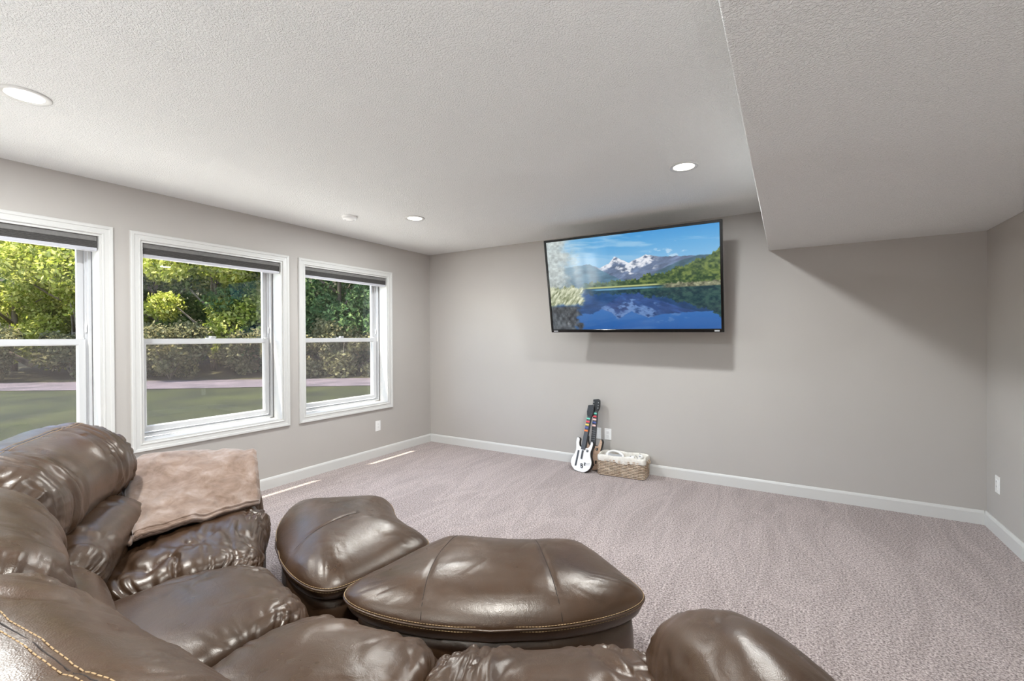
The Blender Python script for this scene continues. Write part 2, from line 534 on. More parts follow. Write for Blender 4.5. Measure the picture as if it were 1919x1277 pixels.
# sliding glass door of the walk-out, behind the camera's left shoulder
dr = struct(empty('door_1', (0, 0, 0)))
tag(dr, 'white sliding glass patio door along the window wall', 'door')
frame_sweep(DOOR[0] + 0.002, DOOR[1] - 0.002, 0.002, DOOR[3] - 0.002, [(0, 0.0), (0, 0.012), (0.010, 0.016), (0.055, 0.018), (0.06, 0.0)], M['trim'], 'casing', dr, XL)
ymid = (DOOR[0] + DOOR[1]) / 2
for k, (a, b, dx) in enumerate(((DOOR[0] + 0.03, ymid + 0.04, -0.20), (ymid - 0.04, DOOR[1] - 0.03, -0.15))):
    p = frame_sweep(a + 0.08, b - 0.08, 0.12, DOOR[3] - 0.11, rect_prof(0.08, dx - 0.02, dx + 0.02), M['vinyl'], 'door_panel', dr, XL)
    box('pane', XL + dx - 0.003, XL + dx + 0.003, a + 0.07, b - 0.07, 0.11, DOOR[3] - 0.10, M['glass'], p)
frame_sweep(DOOR[0] + 0.031, DOOR[1] - 0.031, 0.032, DOOR[3] - 0.031, rect_prof(0.03, -0.24, -0.02), M['vinyl'], 'door_frame', dr, XL)

# ------------------------------------------------------------------ outdoors
GZ = -0.15
UD = Vector((0.80, 0.60, 0)); VD = Vector((-0.60, 0.80, 0))      # along the path, away from the house
P0 = Vector((-17.0, 7.2, GZ))
def out(u, v, z=0.0):
    return P0 + UD * u + VD * v + Vector((0, 0, z))

def strip(name, v0, v1, z, mat, u0=-60, u1=60, n=60, wob=0.0, seed=0):
    us = np.linspace(u0, u1, n)
    vs_ = []
    for u in us:
        vs_.append(out(u, v0 + wob * float(nz(u * .35, 3.1, seed)), z)); vs_.append(out(u, v1 + wob * float(nz(u * .35, 9.7, seed)), z))
    fs_ = [(2 * i, 2 * i + 2, 2 * i + 3, 2 * i + 1) for i in range(n - 1)]
    return mesh_obj(name, vs_, fs_, mat)
lw = struct(strip('lawn', -46, 1.6, 0.0, M['lawn'])); tag(lw, 'mown green lawn outside the windows', 'lawn')
pt = struct(strip('path', -1.3, 1.5, 0.015, M['path'], wob=0.15)); tag(pt, 'pale gravel path running along the woods', 'path')
_wv = []; _us = np.linspace(-60, 60, 41); _vs = [1.55, 5, 9, 14, 20, 30]; _zs = [0.005, 0.12, 0.6, 2.6, 6.5, 11.0]
for _v, _z in zip(_vs, _zs):
    for _u in _us:
        _wv.append(out(_u, _v, _z + (0.25 * float(nz(_u * .3, _v, 4)) if _v > 4 else 0)))
_n = len(_us)
wf = struct(mesh_obj('woodland_floor', _wv, [(i * _n + j, i * _n + j + 1, (i + 1) * _n + j + 1, (i + 1) * _n + j) for i in range(len(_vs) - 1) for j in range(_n - 1)], M['litter'], None, True))
tag(wf, 'leaf-littered bank rising under the trees', 'ground')

tag(struct(box('patio', XL - WT - 3.6, XL - WT, -7.0, 6.5, GZ - 0.1, GZ + 0.03, M['patio'])), 'added pale slab along the window wall that bounces sun indoors', 'patio')  # unseen slab, added to bounce sunlight onto the ceiling near the windows

def leaves(name, centres, radii, n, size, mat, parent, shell=0.55, squash=0.8):
    """n little bent leaves scattered over clumps"""
    C_ = np.array(centres); Rr = np.array(radii)
    pick = RNG.choice(len(C_), n, p=(Rr ** 2) / (Rr ** 2).sum())
    d = RNG.normal(size=(n, 3)); d /= np.linalg.norm(d, axis=1)[:, None]
    rad = Rr[pick] * (shell + (1 - shell) * RNG.random(n) ** 0.6) * (0.85 + 0.3 * RNG.random(n))
    c = C_[pick] + d * rad[:, None] * np.array([1, 1, squash])
    a = RNG.normal(size=(n, 3)); a /= np.linalg.norm(a, axis=1)[:, None]
    b = np.cross(a, RNG.normal(size=(n, 3))); b /= np.linalg.norm(b, axis=1)[:, None]
    s = size * (0.6 + 0.8 * RNG.random(n))[:, None]
    V = np.stack([c - a * s * .5, c + b * s * .28, c + a * s * .5, c - b * s * .28], 1).reshape(-1, 3)
    me = bpy.data.meshes.new(name)
    me.vertices.add(4 * n); me.vertices.foreach_set('co', V.ravel())
    me.loops.add(4 * n); me.loops.foreach_set('vertex_index', np.arange(4 * n))
    me.polygons.add(n); me.polygons.foreach_set('loop_start', np.arange(0, 4 * n, 4)); me.polygons.foreach_set('loop_total', np.full(n, 4))
    me.materials.append(mat); me.update(); me.validate()
    return link(bpy.data.objects.new(name, me), parent)

def tree(label, u, v, h, cr, mat, n, trunk_r=0.13, low=0.9, lean=0.0, cat='tree', leaf=0.17, z0=0.0):
    base = out(u, v, z0)
    root = empty('tree', base)
    tag(root, label, cat, 'trees along the edge of the woods')
    m = MB()
    top = Vector((lean, lean * 0.5, h * 0.75))
    pts = [Vector((0, 0, 0)) + top * t + Vector((0.12 * math.sin(5 * t + u), 0.12 * math.cos(4 * t + v), 0)) * t for t in np.linspace(0, 1, 9)]
    m.tube(pts, [trunk_r * (1.15 - 0.8 * t) for t in np.linspace(0, 1, 9)], 8)
    for k in range(7):
        t = 0.3 + 0.09 * k; a = 2.4 * k + u
        p = top * t
        q = p + Vector((math.cos(a), math.sin(a), 0.75)) * cr * 0.6
        m.tube([p, (p + q) / 2 + Vector((0, 0, -0.08)), q], [trunk_r * .5, trunk_r * .35, trunk_r * .15], 6)
    m.build('trunk', M['bark'], root, smooth=True)
    cs = []; rs = []
    for k in range(34):
        a = random.uniform(0, 6.28); zz = random.uniform(low, h)
        prof = math.sin(math.pi * min(1, max(0.12, (zz - low + 0.5) / (h - low + 0.9)))) ** 0.6
        rr = cr * prof * math.sqrt(random.uniform(0.1, 1))
        cs.append((top.x * zz / h + rr * math.cos(a), top.y * zz / h + rr * math.sin(a), zz)); rs.append(random.uniform(0.55, 1.05) * cr * 0.38)
    leaves('foliage', cs, rs, n, leaf, mat, root)
    return root

TREES = [  # u, v, height, crown radius, leaf, label
    (-9.5, 4.6, 7.5, 2.6, 'leafA', 'sunlit yellow-green tree at far left of the left window'),
    (-6.6, 3.9, 8.0, 2.5, 'leafA', 'bright yellow-green tree with pale trunk in the left window'),
    (-4.0, 4.6, 8.0, 2.6, 'leafB', 'green tree at the right side of the left window'),
    (-1.4, 4.1, 7.6, 2.4, 'leafA', 'tree with sunlit tips at left of the middle window'),
    (1.2, 4.0, 8.0, 2.6, 'leafC', 'dark green tree in the centre of the middle window'),
    (3.6, 4.4, 8.2, 2.6, 'leafC', 'dark green tree seen at right of the middle window'),
    (6.2, 3.9, 8.0, 2.7, 'leafC', 'bluish green tree at left of the corner window'),
    (9.0, 4.2, 8.0, 2.7, 'leafB', 'green tree filling the right of the corner window'),
    (12.2, 4.4, 8.0, 2.8, 'leafB', 'green tree at far right of the wood edge'),
]
for (u, v, h, cr, mk, lab) in TREES:
    tree(lab, u, v, h, cr, M[mk], 22000)
BACK = [(-12, 9.5), (-7.5, 9.0), (-3.0, 9.5), (1.5, 9.0), (6.0, 9.3), (10.5, 9.0), (15.0, 9.5)]
for k, (u, v) in enumerate(BACK):
    t = tree('tall tree deep in the woods, ' + ['leftmost of the back row', 'behind the pale-trunked tree', 'behind the left window\'s right side', 'behind the middle window\'s dark tree',
             'behind the gap between the right two windows', 'behind the corner window', 'rightmost of the back row'][k], u, v, 10.5, 3.6, M['leafC' if k % 2 else 'leafB'], 13000, 0.18, 0.3, leaf=0.26, z0=0.6)
for k in range(13):
    u = -12 + k * 2.05; v = 2.5 + 0.7 * math.sin(k * 2.3)
    sr = empty('shrub', out(u, v))
    side = ['at the far left edge', 'left of the pale trunk', 'beside the pale trunk', 'under the left window\'s trees', 'right of the left window', 'under the middle window\'s sunny tree', 'below the middle window\'s dark tree',
            'at the middle window\'s right edge', 'behind the gap before the corner window', 'at left of the corner window', 'in the centre of the corner window', 'at right of the corner window', 'at the far right edge'][k]
    tag(sr, 'brownish undergrowth shrub behind the path, ' + side, 'shrub', 'shrubs behind the path')
    cs = [(random.uniform(-1.0, 1.0), random.uniform(-.6, .6), random.uniform(.2, 1.9)) for _ in range(16)]
    leaves('foliage', cs, [random.uniform(.35, .6) for _ in cs], 7000, 0.14, M['leafD'], sr, 0.3)
    m = MB()
    for j in range(5):
        a = j * 1.3 + k
        m.tube([(0, 0, 0), (0.3 * math.cos(a), 0.3 * math.sin(a), 0.7), (0.7 * math.cos(a), 0.6 * math.sin(a), 1.4)], [0.03, 0.02, 0.008], 5)
    m.build('stems', M['bark'], sr, smooth=True)
lg = MB(); a = out(-9.2, 2.0, 1.9); b = out(-7.0, 2.6, 0.55)
lg.tube([a, (a + b) / 2 + Vector((0, 0, .12)), b], [0.07, 0.09, 0.11], 8)
tag(lg.build('fallen_branch', M['bark'], smooth=True), 'leaning dead branch below the sunlit trees in the left window', 'branch')

# ------------------------------------------------------------------ recessed lamps, smoke detector
LL = ['recessed ceiling light cut off by the left edge of the photo', 'small recessed ceiling light near the window wall corner', 'recessed ceiling light above the television beside the soffit',
      'recessed ceiling light above the sofa', 'recessed ceiling light by the patio door', 'recessed ceiling light behind the sofa']
for k, (x, y) in enumerate([(-2.885, 0.59), (-2.868, 3.03), (-0.556, 3.033), (-0.556, 0.59), (-2.885, -1.85), (-0.556, -1.85)]):
    t = empty('recessed_light', (x, y, H))
    tag(t, LL[k], 'ceiling light', 'recessed ceiling lights')
    MB().lathe([(0.088, 0.0), (0.088, -0.004), (0.084, -0.007), (0.066, -0.005), (0.062, 0.0)], 40).build('trim_ring', M['trim'], t, smooth=True)
    MB().lathe([(0.0, -0.0035), (0.064, -0.0035), (0.064, -0.0005), (0.0, -0.0005)], 40).build('lens', M['lens'], t)
    ld = bpy.data.lights.new('lamp_glow', 'AREA'); ld.shape = 'DISK'; ld.size = 0.12; ld.energy = LAMP_W; ld.color = (0.93, 0.98, 1.0)
    lo = bpy.data.objects.new('lamp_glow', ld); link(lo, t); lo.location = (0, 0, -0.009)
FILL_LAB = ['added ceiling fill light beside the patio door casing', 'added ceiling fill light behind the near sofa back', 'added ceiling fill light near the front wall under the high ceiling', 'added ceiling fill light under the soffit', 'added ceiling fill light between the far sofa back and the windows']
for k, (x, y, pw) in enumerate([(-3.62, -0.42, .05), (-1.35, -1.25, .62), (-0.60, -2.5, 1.15), (0.70, -2.3, .85), (-3.60, 0.62, .05)]):  # added unseen fill aimed up to brighten the ceiling, not fittings of the room
    t = empty('ceiling_fill_light', (x, y, 0))
    tag(t, FILL_LAB[k], 'fill light', 'added ceiling fill lights')
    MB().lathe([(0.0, 0.0), (0.075, 0.0), (0.078, 0.004), (0.078, 0.16), (0.070, 0.16), (0.068, 0.12), (0.0, 0.12)], 32).build('can', M['blackp'], t, smooth=False)
    MB().lathe([(0.0, 0.150), (0.0675, 0.150), (0.0675, 0.146), (0.0, 0.146)], 32).build('lens', M['lens'], t)
    ld = bpy.data.lights.new('ceiling_fill_glow', 'AREA'); ld.shape = 'DISK'; ld.size = 0.12; ld.energy = CEIL_FILL_W * pw; ld.color = (0.93, 0.98, 1.0)
    lo = bpy.data.objects.new('ceiling_fill_glow', ld); link(lo, t); lo.location = (0, 0, 0.156); lo.rotation_euler = (math.pi, 0, 0)
sd = empty('smoke_detector', (-3.318, 2.679, H))
tag(sd, 'round white smoke detector on the ceiling near the windows', 'smoke detector')
MB().lathe([(0.0, -0.036), (0.03, -0.036), (0.034, -0.033), (0.05, -0.033), (0.056, -0.03), (0.06, -0.02), (0.0605, -0.012)], 40).build('cover', M['plate'], sd, smooth=True)
MB().lathe([(0.057, -0.0125), (0.066, -0.012), (0.068, -0.004), (0.068, 0.0)], 40).build('base', M['plate'], sd, smooth=True)
MB().lathe([(0.038, -0.0335), (0.040, -0.0345), (0.042, -0.0335)], 40).build('vent_ring', M['silver'], sd)

# ------------------------------------------------------------------ wall plates
def plate(label, loc, rz, kind):
    t = empty('outlet_plate' if kind == 'outlet' else 'blank_plate' if kind == 'blank' else 'switch_plate', loc, (0, 0, rz))
    tag(t, label, 'wall plate')
    MB().box(-0.0365, 0.0365, -0.005, 0.0, -0.058, 0.058).build('cover', M['plate'], t, bevel=0.0025)
    if kind == 'outlet':
        for s in (-1, 1):
            f = MB().box(-0.017, 0.017, -0.0075, -0.004, s * 0.0205 - 0.015, s * 0.0205 + 0.015).build('receptacle', M['plate'], t, bevel=0.004)
            mm = MB()
            mm.box(-0.0075, -0.0055, -0.0078, -0.007, s * 0.0205 - 0.001, s * 0.0205 + 0.008)
            mm.box(0.0055, 0.0075, -0.0078, -0.007, s * 0.0205 - 0.001, s * 0.0205 + 0.007)
            mm.box(-0.002, 0.002, -0.0078, -0.007, s * 0.0205 - 0.010, s * 0.0205 - 0.006)
            mm.build('slots', M['slot'], f)
    elif kind == 'decora':
        f = MB().box(-0.0165, 0.0165, -0.0075, -0.004, -0.0335, 0.0335).build('insert', M['plate'], t, bevel=0.0015)
        for s in (-1, 1):
            mm = MB()
            mm.box(-0.0075, -0.0055, -0.0078, -0.007, s * 0.017 - 0.001, s * 0.017 + 0.008)
            mm.box(0.0055, 0.0075, -0.0078, -0.007, s * 0.017 - 0.001, s * 0.017 + 0.007)
            mm.build('slots', M['slot'], f)
    else:
        mm = MB()
        for s in (-1, 1):
            mm.lathe([(0.0, 0.0), (0.0032, 0.0), (0.0032, 0.001), (0, 0.001)], 10, (0, 0, 0))
        MB().box(-0.003, 0.003, -0.0062, -0.0048, 0.040, 0.044).build('screw', M['silver'], t)
        MB().box(-0.003, 0.003, -0.0062, -0.0048, -0.044, -0.040).build('screw', M['silver'], t)
plate('white outlet plate under the corner window on the window wall', (XL, 3.598, 0.352), R(90), 'decora')
plate('blank white wall plate right beside the guitar necks', (-1.686, YB, 0.349), 0, 'blank')
plate('white outlet plate on the wall above the basket', (-1.576, YB, 0.349), 0, 'outlet')
plate('white outlet plate on the right-hand wall', (XR, 4.292, 0.343), R(-90), 'decora')

# ------------------------------------------------------------------ sectional sofa
C0 = np.array([-1.34, 2.35])
def pol(a, r, z):
    """angle in degrees from -Y (positive towards +X) about the sofa's centre"""
    a = np.radians(a)
    return np.stack([C0[0] + r * np.sin(a), C0[1] - r * np.cos(a), z + 0 * a], -1)

def grid_mesh(name, P, mat, parent, close_u=False):
    """P (nu,nv,3), closed in v; rows at both ends pinched to a point"""
    caps = []
    for e in (P[0], P[-1]):                     # close the ends down to a point
        m_ = e.mean(0)
        caps.append([m_ + (e - m_) * q for q in (0.0, 0.35, 0.7)])
    P = np.concatenate([np.array(caps[0]), P, np.array(caps[1][::-1])], 0)
    nu, nv, _ = P.shape
    i, j = np.meshgrid(np.arange(nu - 1), np.arange(nv), indexing='ij')
    j2 = (j + 1) % nv
    F = np.stack([i * nv + j, i * nv + j2, (i + 1) * nv + j2, (i + 1) * nv + j], -1).reshape(-1, 4)
    me = bpy.data.meshes.new(name)
    V = P.reshape(-1, 3); n = len(F)
    me.vertices.add(len(V)); me.vertices.foreach_set('co', V.ravel())
    me.loops.add(4 * n); me.loops.foreach_set('vertex_index', F.ravel())
    me.polygons.add(n); me.polygons.foreach_set('loop_start', np.arange(0, 4 * n, 4)); me.polygons.foreach_set('loop_total', np.full(n, 4))
    me.polygons.foreach_set('use_smooth', np.ones(n, bool))
    me.materials.append(mat); me.update(); me.validate()
    bm = bmesh.new(); bm.from_mesh(me)
    bmesh.ops.remove_doubles(bm, verts=bm.verts, dist=0.0002)
    bmesh.ops.recalc_face_normals(bm, faces=bm.faces)
    bm.to_mesh(me); bm.free()
    me.polygons.foreach_set('use_smooth', np.ones(len(me.polygons), bool))
    return link(bpy.data.objects.new(name, me), parent)

def grid_normals(P):
    du = np.gradient(P, axis=0)
    dv = (np.roll(P, -1, axis=1) - np.roll(P, 1, axis=1)) / 2
    N = np.cross(du, dv)
    N /= np.maximum(np.linalg.norm(N, axis=2, keepdims=True), 1e-9)
    c = P.mean(axis=(0, 1))
    if ((P - c) * N).sum() < 0: N = -N
    return N

def pillow(section, frame, nu=96, nv=120, p=5.0, shrink=1.0, wr=None, end_fill=0.0, pivot=None):
    """loft a closed section along s in [-1,1]; ends round off like a stuffed cushion. frame(s, a, b)->xyz"""
    S = crom(section, nv)
    cen = S.mean(0) if pivot is None else np.array(pivot)
    th = np.linspace(0, math.pi, nu)
    s = np.sign(np.cos(th)) * np.abs(np.cos(th)) ** (2 / p)
    k = np.abs(np.sin(th)) ** (2 / p)
    k[0] = k[-1] = 0
    s = -s
    A = cen[0] + (S[None, :, 0] - cen[0]) * (1 - shrink + shrink * k[:, None])
    B = cen[1] + (S[None, :, 1] - cen[1]) * (1 - shrink + shrink * k[:, None])
    if shrink == 1.0:
        pass
    SS = np.repeat(s[:, None], nv, 1)
    P = frame(SS, A, B)
    if wr is not None:
        N = grid_normals(P)
        vv = np.linspace(0, 1, nv, endpoint=False)[None, :] + 0 * SS
        P = P + N * wr(SS, vv, P)[..., None]
    return P

def billow(n):
    return np.abs(n) ** 0.8

def wr_fn(seed, half, per, layers, edge=0.0, edge_l=0.02, lip=None):
    """leather folds in metres. layers = (amp, wavelength along, wavelength round, skew); edge = pleats gathered at both ends"""
    def f(S, v, P):
        x = S * half; y = v * per
        wx = fbm(x * 5 + 3, y * 5, seed + 5, 3); wy = fbm(x * 5 + 13, y * 5 + 7, seed + 6, 3)
        d = 0 * x
        for q, (amp, lx, ly, sk) in enumerate(layers):
            n = nz((x + sk * y) / lx + wx * 1.3 + q * 9, (y - sk * x) / ly + wy * 1.3 + q * 5, seed + q)
            m = np.clip(0.55 + 1.5 * fbm(x * 4.5 + 9 + q, y * 4.5, seed + 40 + q, 2), 0.05, 1)
            d = d + amp * m * (1.3 * np.abs(n) ** 0.75 - 0.45)
        if edge:
            e = np.clip((np.abs(S) - 0.55) / 0.40, 0, 1) ** 1.6
            n = nz(x / 0.09 + np.sign(S) * 4 + wx, y / edge_l + wy * 1.2 + np.sign(S) * 7, seed + 21)
            d = d + edge * e * (1.2 * np.abs(n) ** .8 - .4)
        if lip:                                   # pleats running over the front lip
            c, wdt, amp, lx = lip
            e = np.exp(-((v - c) / wdt) ** 2)
            n = nz(x / lx + wx * 1.2, y / 0.13 + wy, seed + 61)
            d = d + amp * e * (1.2 * np.abs(n) ** .8 - .4)
        d = d + 0.004 * fbm(x * 6, y * 6, seed + 33, 2)
        return d
    return f

sofa = empty('sectional_sofa', (C0[0], C0[1] - 1.8, 0))
tag(sofa, 'curved brown leather sectional sofa with puffy cushions and padded arms', 'sofa')
SOFA_LOC = np.array([C0[0], C0[1] - 1.8, 0])
def sofa_part(name, P, mat):
    return grid_mesh(name, P - SOFA_LOC, mat, sofa)

UNITS = [(-46.5, -20.2), (-19.8, -0.2), (0.2, 19.8), (20.2, 43.5)]
SEAT = [(1.98, .40), (1.93, .465), (1.80, .497), (1.66, .507), (1.53, .500), (1.44, .472), (1.395, .425), (1.385, .36), (1.41, .295), (1.55, .275), (1.75, .275), (1.93, .30)]
HEAD = [(2.015, .625), (1.975, .70), (1.985, .80), (2.05, .885), (2.15, .940), (2.26, .950), (2.35, .905), (2.40, .80), (2.40, .66), (2.33, .585), (2.18, .565), (2.07, .58)]
LUMB = [(1.905, .455), (1.865, .52), (1.875, .585), (1.93, .635), (2.02, .655), (2.14, .64), (2.19, .55), (2.14, .46), (2.03, .43)]
SEAT_WR = [wr_fn(3, .36, 1.5, [(.024, .26, .050, .25), (.010, .10, .028, .3)], .010, .030, (.47, .10, .010, .03)),
           wr_fn(14, .29, 1.5, [(.007, .10, .18, .4)], .007, .036, (.47, .10, .010, .03)),
           wr_fn(23, .29, 1.5, [(.009, .12, .18, -.4)], .008, .036, (.47, .10, .010, .03)),
           wr_fn(31, .34, 1.5, [(.018, .055, .20, -.2), (.008, .03, .09, .2)], .010, .028, (.47, .12, .010, .03))]
HEAD_WR = [wr_fn(41, .50, 1.3, [(.015, .042, .42, .10), (.007, .024, .2, .2)], .012, .03), wr_fn(42, .37, 1.3, [(.012, .07, .30, -.2), (.006, .04, .14, .2)], .010, .03),
           wr_fn(43, .37, 1.3, [(.009, .06, .30, .5), (.005, .03, .14, .6)], .012, .03), wr_fn(44, .46, 1.3, [(.009, .08, .30, .2)], .008, .03)]
HEAD_OFF = [((0, .014), (0, .014)), ((-.005, .005), (-.005, .005)), ((0, 0), (.045, -.05)), ((.12, -.13), (.12, -.13))]   # slouch of each back at its two ends
HEAD_P = []
for k, (a0, a1) in enumerate(UNITS):
    am, ah = (a0 + a1) / 2, (a1 - a0) / 2
    fr = lambda S, A, B, am=am, ah=ah: pol(am + ah * S, A, B)
    # seat: the pivot sits low so that the ends slope down like stuffed leather
    P = pillow(SEAT, fr, 130, 220, 4.2, 0.55, SEAT_WR[k], pivot=(1.68, .33))
    sofa_part('seat_cushion', P, M['leather'])
    frl = (lambda S, A, B: pol(-30.6 + 10.4 * S, A, B)) if k == 0 else fr
    P = pillow(LUMB, frl, 100, 110, 4.0, 0.75, wr_fn(51 + k, .45, .85, [(.012, .09, .14, .2), (.006, .04, .08, .3)], .010, .03), pivot=(2.05, .5))
    sofa_part('lumbar_cushion', P, M['leather'])
    (q0, e0), (q1, e1) = HEAD_OFF[k]
    frh = lambda S, A, B, am=am, ah=ah: pol(am + ah * S, A + q0 + (q1 - q0) * (S + 1) / 2, B + e0 + (e1 - e0) * (S + 1) / 2)
    P = pillow(HEAD, frh, 170, 130, 4.5, 0.8, HEAD_WR[k], pivot=(2.2, .72))
    HEAD_P.append(P)
    sofa_part('back_cushion', P, M['leather'])
    # plinth and outer back shell of this unit
    def shell(r0, r1, z0, z1, n=14):
        m = MB(); aa = np.linspace(a0 - .1, a1 + .1, n)
        vs_ = []
        for a in aa:
            for r, z in ((r0, z0), (r1, z0), (r1, z1), (r0, z1)):
                vs_.append(pol(np.array(a), r, z) - SOFA_LOC)
        fs_ = []
        for i in range(n - 1):
            for j in range(4):
                fs_.append((4 * i + j, 4 * i + (j + 1) % 4, 4 * i + 4 + (j + 1) % 4, 4 * i + 4 + j))
        fs_ += [(0, 1, 2, 3), tuple(4 * n - 4 + q for q in (3, 2, 1, 0))]
        m.add(vs_, fs_)
        return m
    shell(1.43, 2.36, 0.0, 0.30).build('base', M['leather'], sofa, bevel=0.012)
    shell(2.16, 2.38, 0.302, 0.62).build('back_shell', M['leather'], sofa, bevel=0.02)

def surf_pt(P, fu, fv, off=0.0):
    """point on a pillow grid at fractional indices"""
    nu, nv, _ = P.shape
    x = fu * (nu - 1); y = (fv % 1.0) * nv
    i = int(min(nu - 2, math.floor(x))); j = int(math.floor(y)) % nv
    a, b = x - i, y - math.floor(y)
    j2 = (j + 1) % nv
    p = (P[i, j] * (1 - a) + P[i + 1, j] * a) * (1 - b) + (P[i, j2] * (1 - a) + P[i + 1, j2] * a) * b
    n = np.cross(P[i + 1, j] - P[i, j], P[i, j2] - P[i, j]); n = n / max(1e-9, np.linalg.norm(n))
    if n @ (p - P.mean(axis=(0, 1))) < 0: n = -n
    return p + n * off

def stitches(m, pts, length=0.008, gap=0.004, r=0.0011):
    """dashes of thread along a polyline"""
    pts = [Vector(p) for p in pts]
    acc = 0.0
    cyc = length + gap
    cur = None
    for a, b in zip(pts[:-1], pts[1:]):
        L = (b - a).length
        t = 0.0
        while t < L:
            ph = acc % cyc
            if ph < length:
                st = min(length - ph, L - t)
                if cur is None: cur = a + (b - a) * (t / L)
                t += st; acc += st
                if acc % cyc >= length - 1e-6 or st < 1e-9:
                    m.tube([cur, a + (b - a) * (min(t, L) / L)], r, 5); cur = None
                    acc = math.floor(acc / cyc) * cyc + length + 1e-6
            else:
                st = min(cyc - ph, L - t)
                t += st; acc += st + 1e-7

for k in range(4):
    P = HEAD_P[k]
    fc = 0.357
    for fv in (fc - .0065, fc + .0065):
        m = MB()
        stitches(m, [surf_pt(P, f, fv, 0.0006) - SOFA_LOC for f in np.linspace(0.10, 0.90, 110)], 0.009, 0.0035, 0.0009)
        tag(m.build('stitching', M['thread'], sofa), kind='stuff')
    MB().tube([surf_pt(P, f, fc, 0.0) - SOFA_LOC for f in np.linspace(0.06, 0.94, 110)], 0.0009, 5).build('top_seam', M['seam'], sofa)

ARM = [(-.155, .06), (-.160, .25), (-.168, .42), (-.172, .54), (-.140, .625), (-.07, .668), (.0, .678), (.07, .668), (.140, .625), (.172, .54), (.168, .42), (.160, .25), (.155, .06), (.08, .03), (-.08, .03)]
def arm(nose, ac, length, seed, wid=1.0, hs=1.0, drop=0.06):
    a = R(ac)
    er = np.array([math.sin(a), -math.cos(a)]); et = np.array([math.cos(a), math.sin(a)])
    def fr(S, A, B):
        q = (S + 1) / 2 * length
        x = nose[0] + er[0] * q + et[0] * A * wid; y = nose[1] + er[1] * q + et[1] * A * wid
        return np.stack([x, y, B * hs - drop * np.clip(-S - 0.1, 0, 1) ** 1.6], -1)
    P = pillow(ARM, fr, 130, 150, 3.0, 0.9, wr_fn(seed, length / 2, 1.7, [(.012, .10, .22, .3), (.006, .05, .12, .4)], .008, .03), pivot=(0, .28))
    P[..., 2] = np.maximum(P[..., 2], 0.004)
    sofa_part('armrest', P, M['leather'])
arm((-.275, 1.375), 36.0, .95, 61, .92, 1.05)
arm((C0[0] - 1.525 * math.sin(R(52.3)), C0[1] - 1.525 * math.cos(R(52.3))), -52.3, .81, 62)

